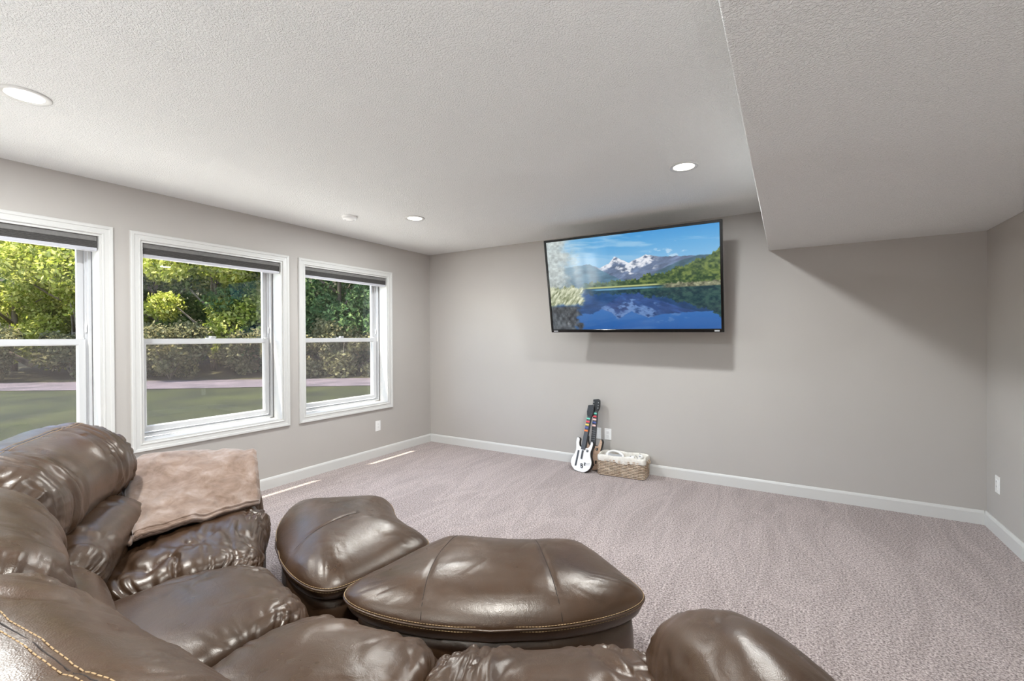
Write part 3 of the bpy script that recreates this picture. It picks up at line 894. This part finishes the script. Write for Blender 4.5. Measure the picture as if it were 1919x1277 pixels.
# ------------------------------------------------------------------ wedge ottomans
def ottoman(label, a0, a1, r0, r1, zp, hgt, seams, seed):
    # r0, r1 = inner and outer radius at both ends of the wedge
    am, ah = (a0 + a1) / 2, (a1 - a0) / 2
    rm = (sum(r0) + sum(r1)) / 4
    c = pol(np.array(am), rm, 0.0)
    root = empty('ottoman', tuple(c))
    tag(root, label, 'ottoman', 'wedge ottomans in the curve of the sofa')
    E = 6.5
    def at(x, y, z):
        ri = r0[0] + (r0[1] - r0[0]) * (x + 1) / 2; ro = r1[0] + (r1[1] - r1[0]) * (x + 1) / 2
        return pol(am + ah * x, ri + (ro - ri) * (y + 1) / 2, z) - c
    def hz(x, y):
        rho = np.clip((np.abs(x) ** E + np.abs(y) ** E) ** (1 / E), 0, 1)
        z = zp + hgt * np.clip(1 - rho ** 2.5, 0, 1) ** 0.62
        th_ = np.arctan2(y, x)
        soft = 0.008 * fbm(x * 1.7 + seed, y * 1.7, seed, 3) + 0.004 * np.clip(rho - .6, 0, 1) * 2 * (np.abs(nz(th_ * 14, 3 * x + seed, seed)) - .4)
        soft = soft + 0.0016 * (np.abs(nz(x * 9 + 3 * y, y * 3 - x, seed + 3)) - .4)
        z = z + soft * np.clip((1 - rho) * 12, 0, 1)
        for (xa, xb) in seams:                      # panel seams pull the hide down into shallow valleys
            d = np.abs(x - (xa + (xb - xa) * (y + 1) / 2)) * R(ah) * rm
            z = z - 0.0035 * np.exp(-(d / 0.010) ** 2) * np.clip((1 - rho) * 8, 0, 1)
        return z
    nr, nt_ = 110, 260
    th = np.linspace(0, 2 * math.pi, nt_, endpoint=False)
    bx = np.sign(np.cos(th)) * np.abs(np.cos(th)) ** (2 / E); by = np.sign(np.sin(th)) * np.abs(np.sin(th)) ** (2 / E)
    rho = np.sin(np.linspace(0, math.pi / 2, nr)) ** 0.9
    X = rho[:, None] * bx; Y = rho[:, None] * by
    Z = hz(X, Y)
    P = at(X, Y, Z)
    low = []                                    # rolled under-edge below the welt
    for s_, dz in ((0.995, -0.018), (0.975, -0.040), (0.93, -0.055), (0.80, -0.058), (0.0, -0.058)):
        low.append(at(bx * s_, by * s_, np.full(nt_, zp + dz)))
    P = np.concatenate([P, np.array(low)], 0)
    grid_mesh('cushion', P, M['leather'], root)
    # piping and its two rows of stitching
    edge = [at(np.array(x), np.array(y), zp + 0.0) for x, y in zip(bx * 1.003, by * 1.003)]
    MB().tube(edge, 0.0045, 8, True).build('piping', M['leather'], root, smooth=True)
    n2 = 400
    t2 = np.linspace(0, 2 * math.pi, n2)
    ex = np.sign(np.cos(t2)) * np.abs(np.cos(t2)) ** (2 / E); ey = np.sign(np.sin(t2)) * np.abs(np.sin(t2)) ** (2 / E)
    for dz, q in ((0.009, 1.001), (-0.008, 1.0005)):
        m = MB()
        stitches(m, [at(np.array(x), np.array(y), zp + dz) for x, y in zip(ex * q, ey * q)], 0.008, 0.003, 0.0011)
        tag(m.build('stitching', M['thread'], root), kind='stuff')
    for (xa, xb) in seams:
        yy = np.linspace(-.985, .985, 90); xx = xa + (xb - xa) * (yy + 1) / 2
        MB().tube([at(np.array(x), np.array(y), float(hz(x, y)) + 0.0003) for x, y in zip(xx, yy)], 0.0013, 5).build('seam', M['seam'], root)
    # base drum under the cushion
    m = MB(); s_ = 0.93
    n3 = 90; t3 = np.linspace(0, 2 * math.pi, n3, endpoint=False)
    fx = np.sign(np.cos(t3)) * np.abs(np.cos(t3)) ** (2 / E) * s_; fy = np.sign(np.sin(t3)) * np.abs(np.sin(t3)) ** (2 / E) * s_
    vs_ = []; rows = [(0.0, .97), (0.02, 1.0), (0.12, 1.012), (0.24, 1.0), (zp - 0.056, .985)]
    for z, q in rows:
        vs_ += [at(np.array(x * q), np.array(y * q), z) for x, y in zip(fx, fy)]
    fs_ = [(i * n3 + j, i * n3 + (j + 1) % n3, (i + 1) * n3 + (j + 1) % n3, (i + 1) * n3 + j) for i in range(len(rows) - 1) for j in range(n3)]
    fs_ += [tuple(range(n3 - 1, -1, -1)), tuple((len(rows) - 1) * n3 + j for j in range(n3))]
    m.add(vs_, fs_)
    m.build('base', M['leather'], root, smooth=True)
    return root
ottoman('brown leather wedge ottoman with one top seam, nearer the windows', -58.8, -7.2, (0.79, 0.70), (1.38, 1.285), 0.365, 0.118, [(-0.14, 0.41)], 5)
ottoman('large brown leather wedge ottoman with two top seams in the middle', -7.0, 55.0, (0.62, 0.60), (1.275, 1.14), 0.365, 0.118, [(-0.72, -0.37), (0.27, 0.38)], 8)

# ------------------------------------------------------------------ folded blanket over the far arm
def make_blanket():
    # edges running over the arm and down to the seat: rows across (back to front of arm), columns down
    Lf = [(-3.33, 1.26, .44), (-3.20, 1.13, .60), (-3.04, 1.045, .688), (-2.90, .945, .655), (-2.68, .865, .590), (-2.46, .81, .545), (-2.27, .755, .530)]
    Md = [(-3.14, 1.49, .42), (-3.02, 1.39, .60), (-2.88, 1.285, .695), (-2.72, 1.19, .675), (-2.55, 1.11, .605), (-2.42, 1.05, .552), (-2.285, .985, .522)]
    Rt = [(-2.90, 1.58, .42), (-2.80, 1.535, .60), (-2.665, 1.475, .680), (-2.58, 1.43, .645), (-2.49, 1.385, .585), (-2.42, 1.355, .53), (-2.35, 1.32, .498)]
    nw, npth = 90, 110
    rows = np.stack([crom(q, npth, False) for q in (Lf, Md, Rt)])            # (3,np,3)
    ww = np.linspace(0, 1, nw)[:, None, None]
    b0 = (1 - ww) * (1 - 2 * ww); b1 = 4 * ww * (1 - ww); b2 = ww * (2 * ww - 1)
    T = b0 * rows[0] + b1 * rows[1] + b2 * rows[2]
    W, Q = np.meshgrid(np.linspace(0, 1, nw), np.linspace(0, 1, npth), indexing='ij')
    N = np.cross(np.gradient(T, axis=0), np.gradient(T, axis=1)); N /= np.linalg.norm(N, axis=2, keepdims=True)
    if N[..., 2].mean() < 0: N = -N
    d = 0.020 * fbm(W * 5, Q * 5, 71, 4) + 0.012 * (billow(nz(W * 4 + Q * 2.2, Q * 2.0 + 5, 72)) - .3) * np.clip(W * 6, 0, 1)
    T = T + N * d[..., None]
    th = 0.022 * np.clip(np.minimum.reduce([W, 1 - W, Q, 1 - Q]) * 30, 0.25, 1)[..., None] ** 0.5
    top = T + N * th; bot = T - N * th * 0.6
    V = np.concatenate([top.reshape(-1, 3), bot.reshape(-1, 3)])
    n = nw * npth
    F = []
    for i in range(nw - 1):
        for j in range(npth - 1):
            a = i * npth + j
            F.append((a, a + 1, a + npth + 1, a + npth)); F.append((n + a, n + a + npth, n + a + npth + 1, n + a + 1))
    rim = [i * npth for i in range(nw)] + [(nw - 1) * npth + j for j in range(1, npth)] + [i * npth + npth - 1 for i in range(nw - 2, -1, -1)] + [j for j in range(npth - 2, 0, -1)]
    for a, b in zip(rim, rim[1:] + rim[:1]):
        F.append((a, b, n + b, n + a))
    root = empty('throw_blanket', (-2.75, 1.2, 0.66))
    tag(root, 'folded taupe fleece blanket draped over the far sofa arm', 'blanket')
    off = np.array([-2.75, 1.2, .66])
    o = mesh_obj('folded_cloth', V - off, F, M['blanket'], root, True)
    bm = bmesh.new(); bm.from_mesh(o.data); bmesh.ops.recalc_face_normals(bm, faces=bm.faces); bm.to_mesh(o.data); bm.free()
    # rolled double hem along the lower edge, and the fold line up the back edge
    for q, r in ((npth - 2, .0075), (npth - 5, .006)):
        pts = [top[i, q] - off + N[i, q] * (-.002) for i in range(1, nw - 1)]
        MB().tube(pts, [r * (1 + .15 * math.sin(i * .9)) for i in range(len(pts))], 8).build('hem', M['blanket'], root, smooth=True)
    # under-layer of the fold peeping out at the back edge
    lay = []
    for j in range(int(npth * .30), npth - 1, 1):
        p = T[0, j]; e = T[0, j] - T[3, j]; e = e / np.linalg.norm(e)
        lay.append((p + e * (.012 + .008 * math.sin(j * .35)) - N[0, j] * .012, .010))
    MB().tube([p - off for p, r in lay], [r for p, r in lay], 8).build('under_fold', M['blanket'], root, smooth=True)
make_blanket()

# ------------------------------------------------------------------ television
def make_tv():
    Wd, Ht = 1.61, 0.92
    root = empty('television', (-1.241, 4.047, 1.848))
    root.rotation_euler = (Matrix.Rotation(R(-0.85), 3, 'Z') @ Matrix.Rotation(R(11.4), 3, 'X') @ Matrix.Rotation(R(0.58), 3, 'Y')).to_euler()
    tag(root, 'large tilted wall-mounted flat-screen television showing a mountain lake', 'television')
    bz = 0.022; bb = 0.03
    m = MB()     # bezel frame in XZ, front towards -Y
    o4 = [(-Wd / 2, -Ht / 2), (Wd / 2, -Ht / 2), (Wd / 2, Ht / 2), (-Wd / 2, Ht / 2)]
    i4 = [(-Wd / 2 + bz, -Ht / 2 + bb), (Wd / 2 - bz, -Ht / 2 + bb), (Wd / 2 - bz, Ht / 2 - bz), (-Wd / 2 + bz, Ht / 2 - bz)]
    vs_ = [(x, -.004, z) for x, z in o4] + [(x, -.004, z) for x, z in i4] + [(x, .006, z) for x, z in i4] + [(x, .03, z) for x, z in o4]
    fs_ = []
    for k in range(4):
        j = (k + 1) % 4
        fs_ += [(k, j, 4 + j, 4 + k), (4 + k, 4 + j, 8 + j, 8 + k), (j, k, 12 + k, 12 + j), (8 + k, 8 + j, 12 + j, 12 + k)]
    m.add(vs_, fs_); m.build('bezel', M['dplastic'], root, bevel=.003)
    m = MB().box(-Wd / 2 + .012, Wd / 2 - .012, .0075, .034, -Ht / 2 + .012, Ht / 2 - .012)
    m.box(-.5, .5, .034, .062, -.32, .22); m.build('back_housing', M['blackp'], root, bevel=.006)
    box('brand_plate', -Wd / 2 + .03, -Wd / 2 + .075, -.0052, -.0038, -Ht / 2 + .009, -Ht / 2 + .019, M['silver'], root)
    box('sensor_plate', Wd / 2 - .075, Wd / 2 - .035, -.0052, -.0038, -Ht / 2 + .008, -Ht / 2 + .020, M['silver'], root)
    # mount arm reaching the wall
    mm = MB()
    mm.box(-.25, .25, .0621, .075, -.2, .2)
    mm.build('mount_plate', M['blackp'], root)
    mm = MB(); mm.tube([(0, .075, 0), (0, .42, .085)], .03, 8); mm.build('mount_arm', M['blackp'], root)
    # picture, coloured per vertex
    nx, ny = 420, 236
    u, v = np.meshgrid(np.linspace(0, 1, nx), np.linspace(0, 1, ny))     # v down
    img = paint_lake(u, v)
    x = -Wd / 2 + bz + u * (Wd - 2 * bz); z = Ht / 2 - bz - v * (Ht - bz - bb)
    V = np.stack([x, 0 * x + .004, z], -1).reshape(-1, 3)
    i, j = np.meshgrid(np.arange(ny - 1), np.arange(nx - 1), indexing='ij')
    F = np.stack([i * nx + j, (i + 1) * nx + j, (i + 1) * nx + j + 1, i * nx + j + 1], -1).reshape(-1, 4)
    me = bpy.data.meshes.new('screen'); n = len(F)
    me.vertices.add(len(V)); me.vertices.foreach_set('co', V.ravel())
    me.loops.add(4 * n); me.loops.foreach_set('vertex_index', F.ravel())
    me.polygons.add(n); me.polygons.foreach_set('loop_start', np.arange(0, 4 * n, 4)); me.polygons.foreach_set('loop_total', np.full(n, 4))
    at = me.color_attributes.new('picture', 'FLOAT_COLOR', 'POINT')
    L = np.where(img <= 0.04045, img / 12.92, ((img + .055) / 1.055) ** 2.4)
    rgba = np.concatenate([L.reshape(-1, 3), np.ones((len(V), 1))], 1)
    at.data.foreach_set('color', rgba.ravel())
    sm, nt, b = mat_new('lit_screen')
    ca = node(nt, 'ShaderNodeVertexColor'); ca.layer_name = 'picture'
    b.inputs['Base Color'].default_value = (0.01, 0.01, 0.012, 1); b.inputs['Roughness'].default_value = 0.06
    b.inputs['Specular IOR Level'].default_value = 0.55
    nt.links.new(ca.outputs[0], b.inputs['Emission Color']); b.inputs['Emission Strength'].default_value = 0.95
    me.materials.append(sm); me.update(); me.validate()
    link(bpy.data.objects.new('screen', me), root)

def paint_lake(u, v):
    def c(rgb): return np.array(rgb, float) / 255
    def over(img, col, a): return img * (1 - a[..., None]) + col * a[..., None]
    def sst(a, b, x):
        t = np.clip((x - a) / (b - a), 0, 1); return t * t * (3 - 2 * t)
    # one landscape above the shore; its mirror image below
    def land(u, v, water=False):
        t = np.clip(v / .5, 0, 1)[..., None]
        img = c((62, 152, 216)) * (1 - t) + c((176, 212, 236)) * t
        cl = sst(.02, .45, fbm(u * 3 + v * 4, v * 14 - u * 3, 5, 5) + .06)
        img = over(img, c((196, 222, 240)), cl * .55 * sst(.45, .05, v))
        puff = sst(.15, .6, fbm(u * 22, v * 26, 8, 5) * 1.6 + .45 - 10 * np.hypot((u - .75), (v - .22) * 1.1))
        img = over(img, c((225, 236, 246)), puff * .55)
        # far snowy range
        rid = np.interp(u, [0, .16, .26, .34, .40, .435, .47, .52, .565, .62, .66, .72, .8, 1.0], [.44, .34, .27, .33, .28, .215, .25, .30, .265, .225, .25, .27, .27, .30])
        rid = rid + .014 * fbm(u * 22, u * 3 + 4, 12, 5)
        a = sst(0, .006, v - rid)
        rock = c((118, 138, 172)) * (.86 + .28 * fbm(u * 26 + v * 30, v * 18 - u * 9, 15, 5))[..., None]
        img = over(img, rock, a)
        snow = a * .95 * sst(.05, -.05, v - rid - .055 - .16 * fbm(u * 34 + v * 20, v * 30 - u * 14, 18, 5)) * sst(.30, .37, u) * sst(.70, .64, u)
        img = over(img, c((244, 246, 252)), snow)
        # nearer blue slopes left and right
        r1 = np.interp(u, [0, .2, .28, .36, .46, .55, .60], [.30, .285, .275, .36, .46, .50, .53]) + .01 * fbm(u * 30, u, 22, 4)
        img = over(img, c((92, 132, 158)) * (.92 + .2 * fbm(u * 20, v * 30, 24, 4))[..., None], sst(0, .01, v - r1) * .95)
        r2 = np.interp(u, [.50, .60, .70, .80, .90, 1.0], [.53, .47, .385, .315, .275, .285]) + .008 * fbm(u * 30, u * 2, 26, 4)
        img = over(img, c((82, 116, 134)) * (.9 + .25 * fbm(u * 24 + v * 10, v * 30, 28, 4))[..., None], sst(0, .01, v - r2))
        # dark forest, taller to the right
        tr = np.interp(u, [.22, .30, .45, .55, .62, .72, .80, .88, .95, 1.0], [.50, .475, .485, .475, .44, .425, .385, .335, .29, .235])
        tr = tr + .040 * fbm(u * 46, u * 5, 31, 5) - .012 * np.abs(np.sin(u * 180))
        f = sst(0, .006, v - tr) * sst(.2, .28, u)
        g = fbm(u * 60, v * 46, 35, 5)
        forest = c((46, 72, 44)) + (c((120, 138, 74)) - c((46, 72, 44))) * np.clip(.35 + 1.2 * g + .5 * (u - .6), 0, 1)[..., None]
        far = c((104, 128, 108)) * (.9 + .3 * g)[..., None]
        forest = np.where((u < .55)[..., None], far * (1 - sst(.35, .55, u))[..., None] + forest * sst(.35, .55, u)[..., None], forest)
        return over(img, forest, f)
    SH = .545
    top = land(u, v)
    vr = SH - (v - SH) * .93
    ripple = .006 * nz(u * 18, v * 150, 41)
    ref = land(u + ripple, np.clip(vr, 0, 1), True)
    depth = np.clip((v - SH) / (1 - SH), 0, 1)[..., None]
    ref = ref * (c((46, 104, 176)) * .55 + .45) * (.88 - .16 * depth) + c((6, 28, 70)) * .45
    img = np.where((v < SH)[..., None], top, ref)
    # pale spit of shore and shoreline bushes
    sp = sst(.012, .004, np.abs(v - .543 + .006 * u)) * sst(.22, .28, u) * sst(.72, .66, u)
    img = over(img, c((190, 196, 132)), sp)
    gl = sst(.014, .004, np.abs(v - .566)) * sst(.25, .33, u) * sst(.74, .6, u)
    img = over(img, c((120, 176, 216)), gl * .8)
    bu = sst(0, .01, v - (.535 - .02 * np.abs(fbm(u * 40, 2, 44, 3)) * 2)) * sst(.585, .572, v) * sst(.68, .74, u)
    img = over(img, c((168, 170, 138)) * (.75 + .5 * fbm(u * 70, v * 60, 46, 4))[..., None], bu)
    # left bank: tree paled by haze and painted screen glare, reeds, their dark reflection
    th = fbm(u * 14, v * 12, 51, 5)
    tree_ = sst(.0, .12, .205 - u + .09 * th) * sst(.60, .5, v)
    img = over(img, c((196, 204, 198)) * (.88 + .35 * fbm(u * 50, v * 40, 53, 5))[..., None], tree_ * .93)
    haze_glare = sst(.42, .12, u) * sst(.56, .40, v)  # pale wash at left, partly window glare put into the picture colours
    img = over(img, c((226, 234, 236)), haze_glare * .38)
    rtop = .50 + .04 * fbm(u * 60, 1.0, 55, 4)
    rb = sst(0, .03, v - rtop) * sst(.75, .70, v + .03 * fbm(u * 40, 3, 57, 3)) * sst(0, .03, .235 - u + .03 * fbm(v * 40, u * 10, 58, 3))
    reed = c((176, 182, 150)) + (c((222, 222, 200)) - c((120, 126, 96))) * (fbm(u * 90 + v * 40, v * 22 - u * 12, 59, 4))[..., None]
    img = over(img, reed, rb)
    dk = sst(.72, .75, v) * sst(0, .04, .20 - u + .06 * fbm(v * 30, u * 20, 61, 4))
    img = over(img, c((92, 96, 98)) * (.8 + .6 * fbm(u * 50, v * 24, 63, 4))[..., None], dk * .95)
    return np.clip(img, 0, 1)
make_tv()

# ------------------------------------------------------------------ guitar controllers
def guitar(label, loc, lean, turn, face, buttons, tall=1.0, fretted=False):
    """stands on its strap end; local Z runs up the neck, front faces -Y"""
    root = empty('guitar_controller', loc)
    root.rotation_euler = (Matrix.Rotation(turn, 3, 'Z') @ Matrix.Rotation(lean[0], 3, 'X') @ Matrix.Rotation(lean[1], 3, 'Y')).to_euler()
    tag(root, label, 'toy guitar', 'guitar controllers leaning on the wall')
    half = crom([(0, .0), (.06, .006), (.112, .05), (.122, .11), (.098, .165), (.088, .205), (.096, .25), (.100, .295), (.082, .318), (.072, .285), (.058, .252), (.03, .245)], 44, False)
    other = crom([(-.03, .245), (-.052, .25), (-.066, .285), (-.070, .325), (-.098, .335), (-.103, .29), (-.094, .25), (-.088, .205), (-.098, .165), (-.122, .11), (-.112, .05), (-.06, .006)], 44, False)
    poly = [tuple(p) for p in np.concatenate([half, other])]
    tf = lambda v: (v[0], v[2], v[1])
    MB().prism(poly, .000, .036, tf=tf).build('body', M['blackp'], root, bevel=.006)
    fp = [(x * .965, .004 + (z - .004) * .985) for x, z in poly]
    MB().prism(fp, -.006, .0005, tf=tf).build('faceplate', face, root, bevel=.003)
    nk = [(-.024, .22), (.024, .22), (.021, .58), (-.021, .58)]
    nk = [(x, z * tall) if z > .3 else (x, z) for x, z in nk]
    neck = MB().prism(nk, -.018, .014, tf=tf).build('neck', M['darkgrey'], root, bevel=.004)
    zt = .58 * tall
    hd = [(-.021, zt - .004), (.021, zt - .004), (.034, zt + .02), (.040, zt + .05), (.036, zt + .115), (.018, zt + .128), (-.018, zt + .122), (-.038, zt + .118), (-.040, zt + .05), (-.032, zt + .02)]
    head = MB().prism(hd, -.012, .012, tf=tf).build('headstock', M['blackp'], root, bevel=.004)
    for sx in (-.026, .026):
        for q in range(3):
            MB().lathe([(0, .004), (.004, .004), (.005, 0)], 8, (sx, zt + .035 + q * .028, 0)).v
            m = MB(); m.tube([(sx, -.0115, zt + .035 + q * .028), (sx, -.017, zt + .035 + q * .028)], .0045, 8); m.build('tuning_peg', M['silver'] if fretted else M['darkgrey'], head)
    for q, mk in enumerate(buttons):
        z = zt - .022 - q * .031
        MB().box(-.0205, .0205, -.0235, -.016, z - .0085, z + .0085).build('fret_button', M[mk], neck, bevel=.003)
    if fretted:
        for q in range(9):
            z = zt - .20 - q * .022
            box('fret', -.021, .021, -.0192, -.0175, z - .001, z + .001, M['silver'], neck)
    MB().box(-.009, .009, -.019, -.004, .125, .212).build('strum_bar', M['darkgrey'], root, bevel=.006)
    MB().prism([(-.066, .045), (-.044, .050), (-.040, .205), (-.062, .205), (-.064, .08)], -.0085, -.004, tf=tf).build('remote_slot', M['darkgrey'], root, bevel=.002)
    for (x, z, r) in ((.05, .215, .012), (.012, .072, .013), (.02, .052, .013)):
        m = MB(); m.tube([(x, -.005, z), (x, -.014, z)], r, 18); m.build('knob', M['blackp'], root, smooth=False)
        m = MB(); m.tube([(x, -.0135, z), (x, -.016, z)], r * .55, 14); m.build('knob_cap', M['silver'], root)
    for z in (.075, .092):
        MB().box(.040, .056, -.010, -.005, z - .006, z + .006).build('small_button', M['blackp'], root, bevel=.001)
    m = MB(); m.tube([(.058, -.012, .090), (.085, -.020, .094), (.108, -.020, .100)], .0025, 6); m.build('whammy_bar', M['silver'], root, smooth=True)
    return root
guitar('white toy guitar controller in front with coloured fret buttons and slot', (-1.775, 4.205, 0.004), (R(-18.5), R(1.4)), R(-10), M['whitep'], ['green', 'red', 'yellow', 'blue', 'orange'], .96)
guitar('taller tan-faced toy guitar controller behind the white one', (-1.700, 4.330, 0.004), (R(-8.0), R(1.6)), R(-6), M['tanp'], ['green', 'red', 'pink', 'blue', 'pink'], 1.02, True)

# ------------------------------------------------------------------ wicker basket and what is in it
def make_basket():
    cx, cy = -1.372, 4.350
    W2, D2, Hh = .222, .108, .185
    root = empty('wicker_basket', (cx, cy, 0.0), (0, 0, R(3)))
    tag(root, 'rectangular woven wicker basket with white cloth liner by the wall', 'basket')
    def per(t, grow=0.0):
        """rounded rectangle perimeter, t in metres -> point"""
        w_, d_, r = W2 + grow, D2 + grow, .03
        segs = [(2 * (w_ - r), 's'), (math.pi * r / 2, 'c'), (2 * (d_ - r), 's'), (math.pi * r / 2, 'c')] * 2
        corners = [(-w_ + r, -d_, 1, 0), (w_ - r, -d_ + r, 0, 0), (w_, -d_ + r, 0, 1), (w_ - r, d_ - r, 0, 0), (w_ - r, d_, -1, 0), (-w_ + r, d_ - r, 0, 0), (-w_, d_ - r, 0, -1), (-w_ + r, -d_ + r, 0, 0)]
        st = [-90, 0, 90, 180]
        ci = 0
        for (L, k), c in zip(segs, corners):
            if t <= L or c is corners[-1]:
                if k == 's': return (c[0] + c[2] * t, c[1] + c[3] * t)
                a = R(st[ci] + 90 * min(1, t / L)); return (c[0] + r * math.cos(a), c[1] + r * math.sin(a))
            t -= L
            if k == 'c': ci += 1
    Ltot = 2 * (2 * (W2 - .03) + 2 * (D2 - .03)) + 2 * math.pi * .03
    nst = 28
    for row in range(11):
        z = .010 + row * .0148
        pts = []
        n = nst * 4
        for q in range(n):
            t = Ltot * q / n
            x, y_ = per(t); o = .0085 * math.cos(math.pi * (q / 4 + row))
            l = math.hypot(x, y_); f = 1 + (o / max(abs(x) / W2, abs(y_) / D2) ) / .16
            g = 1 + .006 * (z / .18)
            xx = x + math.copysign(min(1, abs(x) / (W2 - .006)) ** 12 * o, x); yy = y_ + math.copysign(min(1, abs(y_) / (D2 - .004)) ** 12 * o, y_)
            pts.append((xx * g, yy * g, z + .0012 * math.sin(q * 1.7 + row)))
        MB().tube(pts, .0058, 6, True).build('woven_strand', M['wicker'], root, smooth=True)
    for q in range(nst):
        x, y_ = per(Ltot * q / nst)
        m = MB(); m.tube([(x, y_, .004), (x * 1.006, y_ * 1.006, .175)], .0036, 5); m.build('stake', M['stake'], root)
    box('basket_floor', -W2 + .01, W2 - .01, -D2 + .01, D2 - .01, .004, .012, M['stake'], root)
    # cloth liner: outer cuff, rim, inside walls
    n = 120; prof = [(.010, .138), (.0125, .15), (.012, .18), (.008, .196), (.001, .200), (-.006, .196), (-.010, .18), (-.014, .02)]
    vs_ = []
    for k, (g, z) in enumerate(prof):
        for q in range(n):
            x, y_ = per((Ltot + 8 * 0) * q / n)
            l = max(abs(x) / W2, abs(y_) / D2)
            wv = .0022 * math.sin(q * .9 + k) + .002 * math.sin(q * .37)
            dz = (.006 * math.sin(q * .23) if k == 0 else .003 * math.sin(q * .3 + 1))
            vs_.append((x + (g + wv) * x / W2, y_ + (g + wv) * y_ / D2, z + dz))
    fs_ = [(k * n + q, k * n + (q + 1) % n, (k + 1) * n + (q + 1) % n, (k + 1) * n + q) for k in range(len(prof) - 1) for q in range(n)]
    fs_.append(tuple((len(prof) - 1) * n + q for q in range(n)))
    o = mesh_obj('cloth_liner', vs_, fs_, M['liner'], root, True)
    m = MB(); m.tube([(W2 + .016, -.035, .165), (W2 + .030, -.03, .150), (W2 + .034, 0, .142), (W2 + .030, .03, .150), (W2 + .016, .035, .165)], .006, 8); m.build('handle', M['wicker'], root, smooth=True)
    m = MB()
    m.tube([(W2 + .020, -.012, .168), (W2 + .026, -.014, .12), (W2 + .022, -.018, .085)], .0035, 6)
    m.tube([(W2 + .020, -.012, .168), (W2 + .028, -.004, .13), (W2 + .026, .002, .10)], .0035, 6)
    m.build('liner_tie', M['cord'], root, smooth=True)
    c, s = math.cos(R(3)), math.sin(R(3))
    def wp(x, y_, z): return (cx + c * x - s * y_, cy + s * x + c * y_, z)
    # steering-wheel controller
    t = empty('wheel_controller', wp(-.085, .008, .168), (R(24), R(6), R(20)))
    tag(t, 'white steering-wheel game controller lying at left in the basket', 'game controller')
    m = MB(); m.tube([(.078 * math.cos(a), .078 * math.sin(a), 0) for a in np.linspace(0, 2 * math.pi, 40, endpoint=False)], .014, 10, True); m.build('rim', M['whitep'], t, smooth=True)
    MB().box(-.068, .068, -.022, .022, -.010, .012).build('crossbar', M['silver'], t, bevel=.006)
    # handheld controller
    def lump(lab, loc, rot, sx, sy, sz, name='game_controller'):
        t = empty(name, loc, rot); tag(t, lab, 'game controller')
        prof = crom([(-1, 0), (-.8, .62), (-.2, .78), (.3, .66), (.8, .95), (1, .0)], 26, False)
        P = []
        for x, r in prof:
            P.append([(x * sx, max(0, r) * sy * math.cos(a), max(0, r) * sz * math.sin(a)) for a in np.linspace(0, 2 * math.pi, 24, endpoint=False)])
        grid_mesh('shell', np.array(P), M['whitep'], t)
        m = MB(); m.tube([(sx * .35, 0, sz * .55), (sx * .35, 0, sz * .98)], .008, 12); m.build('thumb_stick', M['silver'], t)
        m = MB(); m.tube([(sx * .95, 0, 0), (sx * 1.25, .03, .012), (sx * 1.45, .0, -.01), (sx * 1.2, -.05, -.02)], .0025, 6); m.build('cable', M['wire'], t, smooth=True)
    lump('bright white handheld game controller in the middle of the basket', wp(.055, -.02, .168), (R(5), R(-8), R(24)), .062, .030, .024)
    lump('white game controller at the right end of the basket', wp(.145, .035, .160), (R(10), R(-20), R(75)), .055, .028, .024)
make_basket()
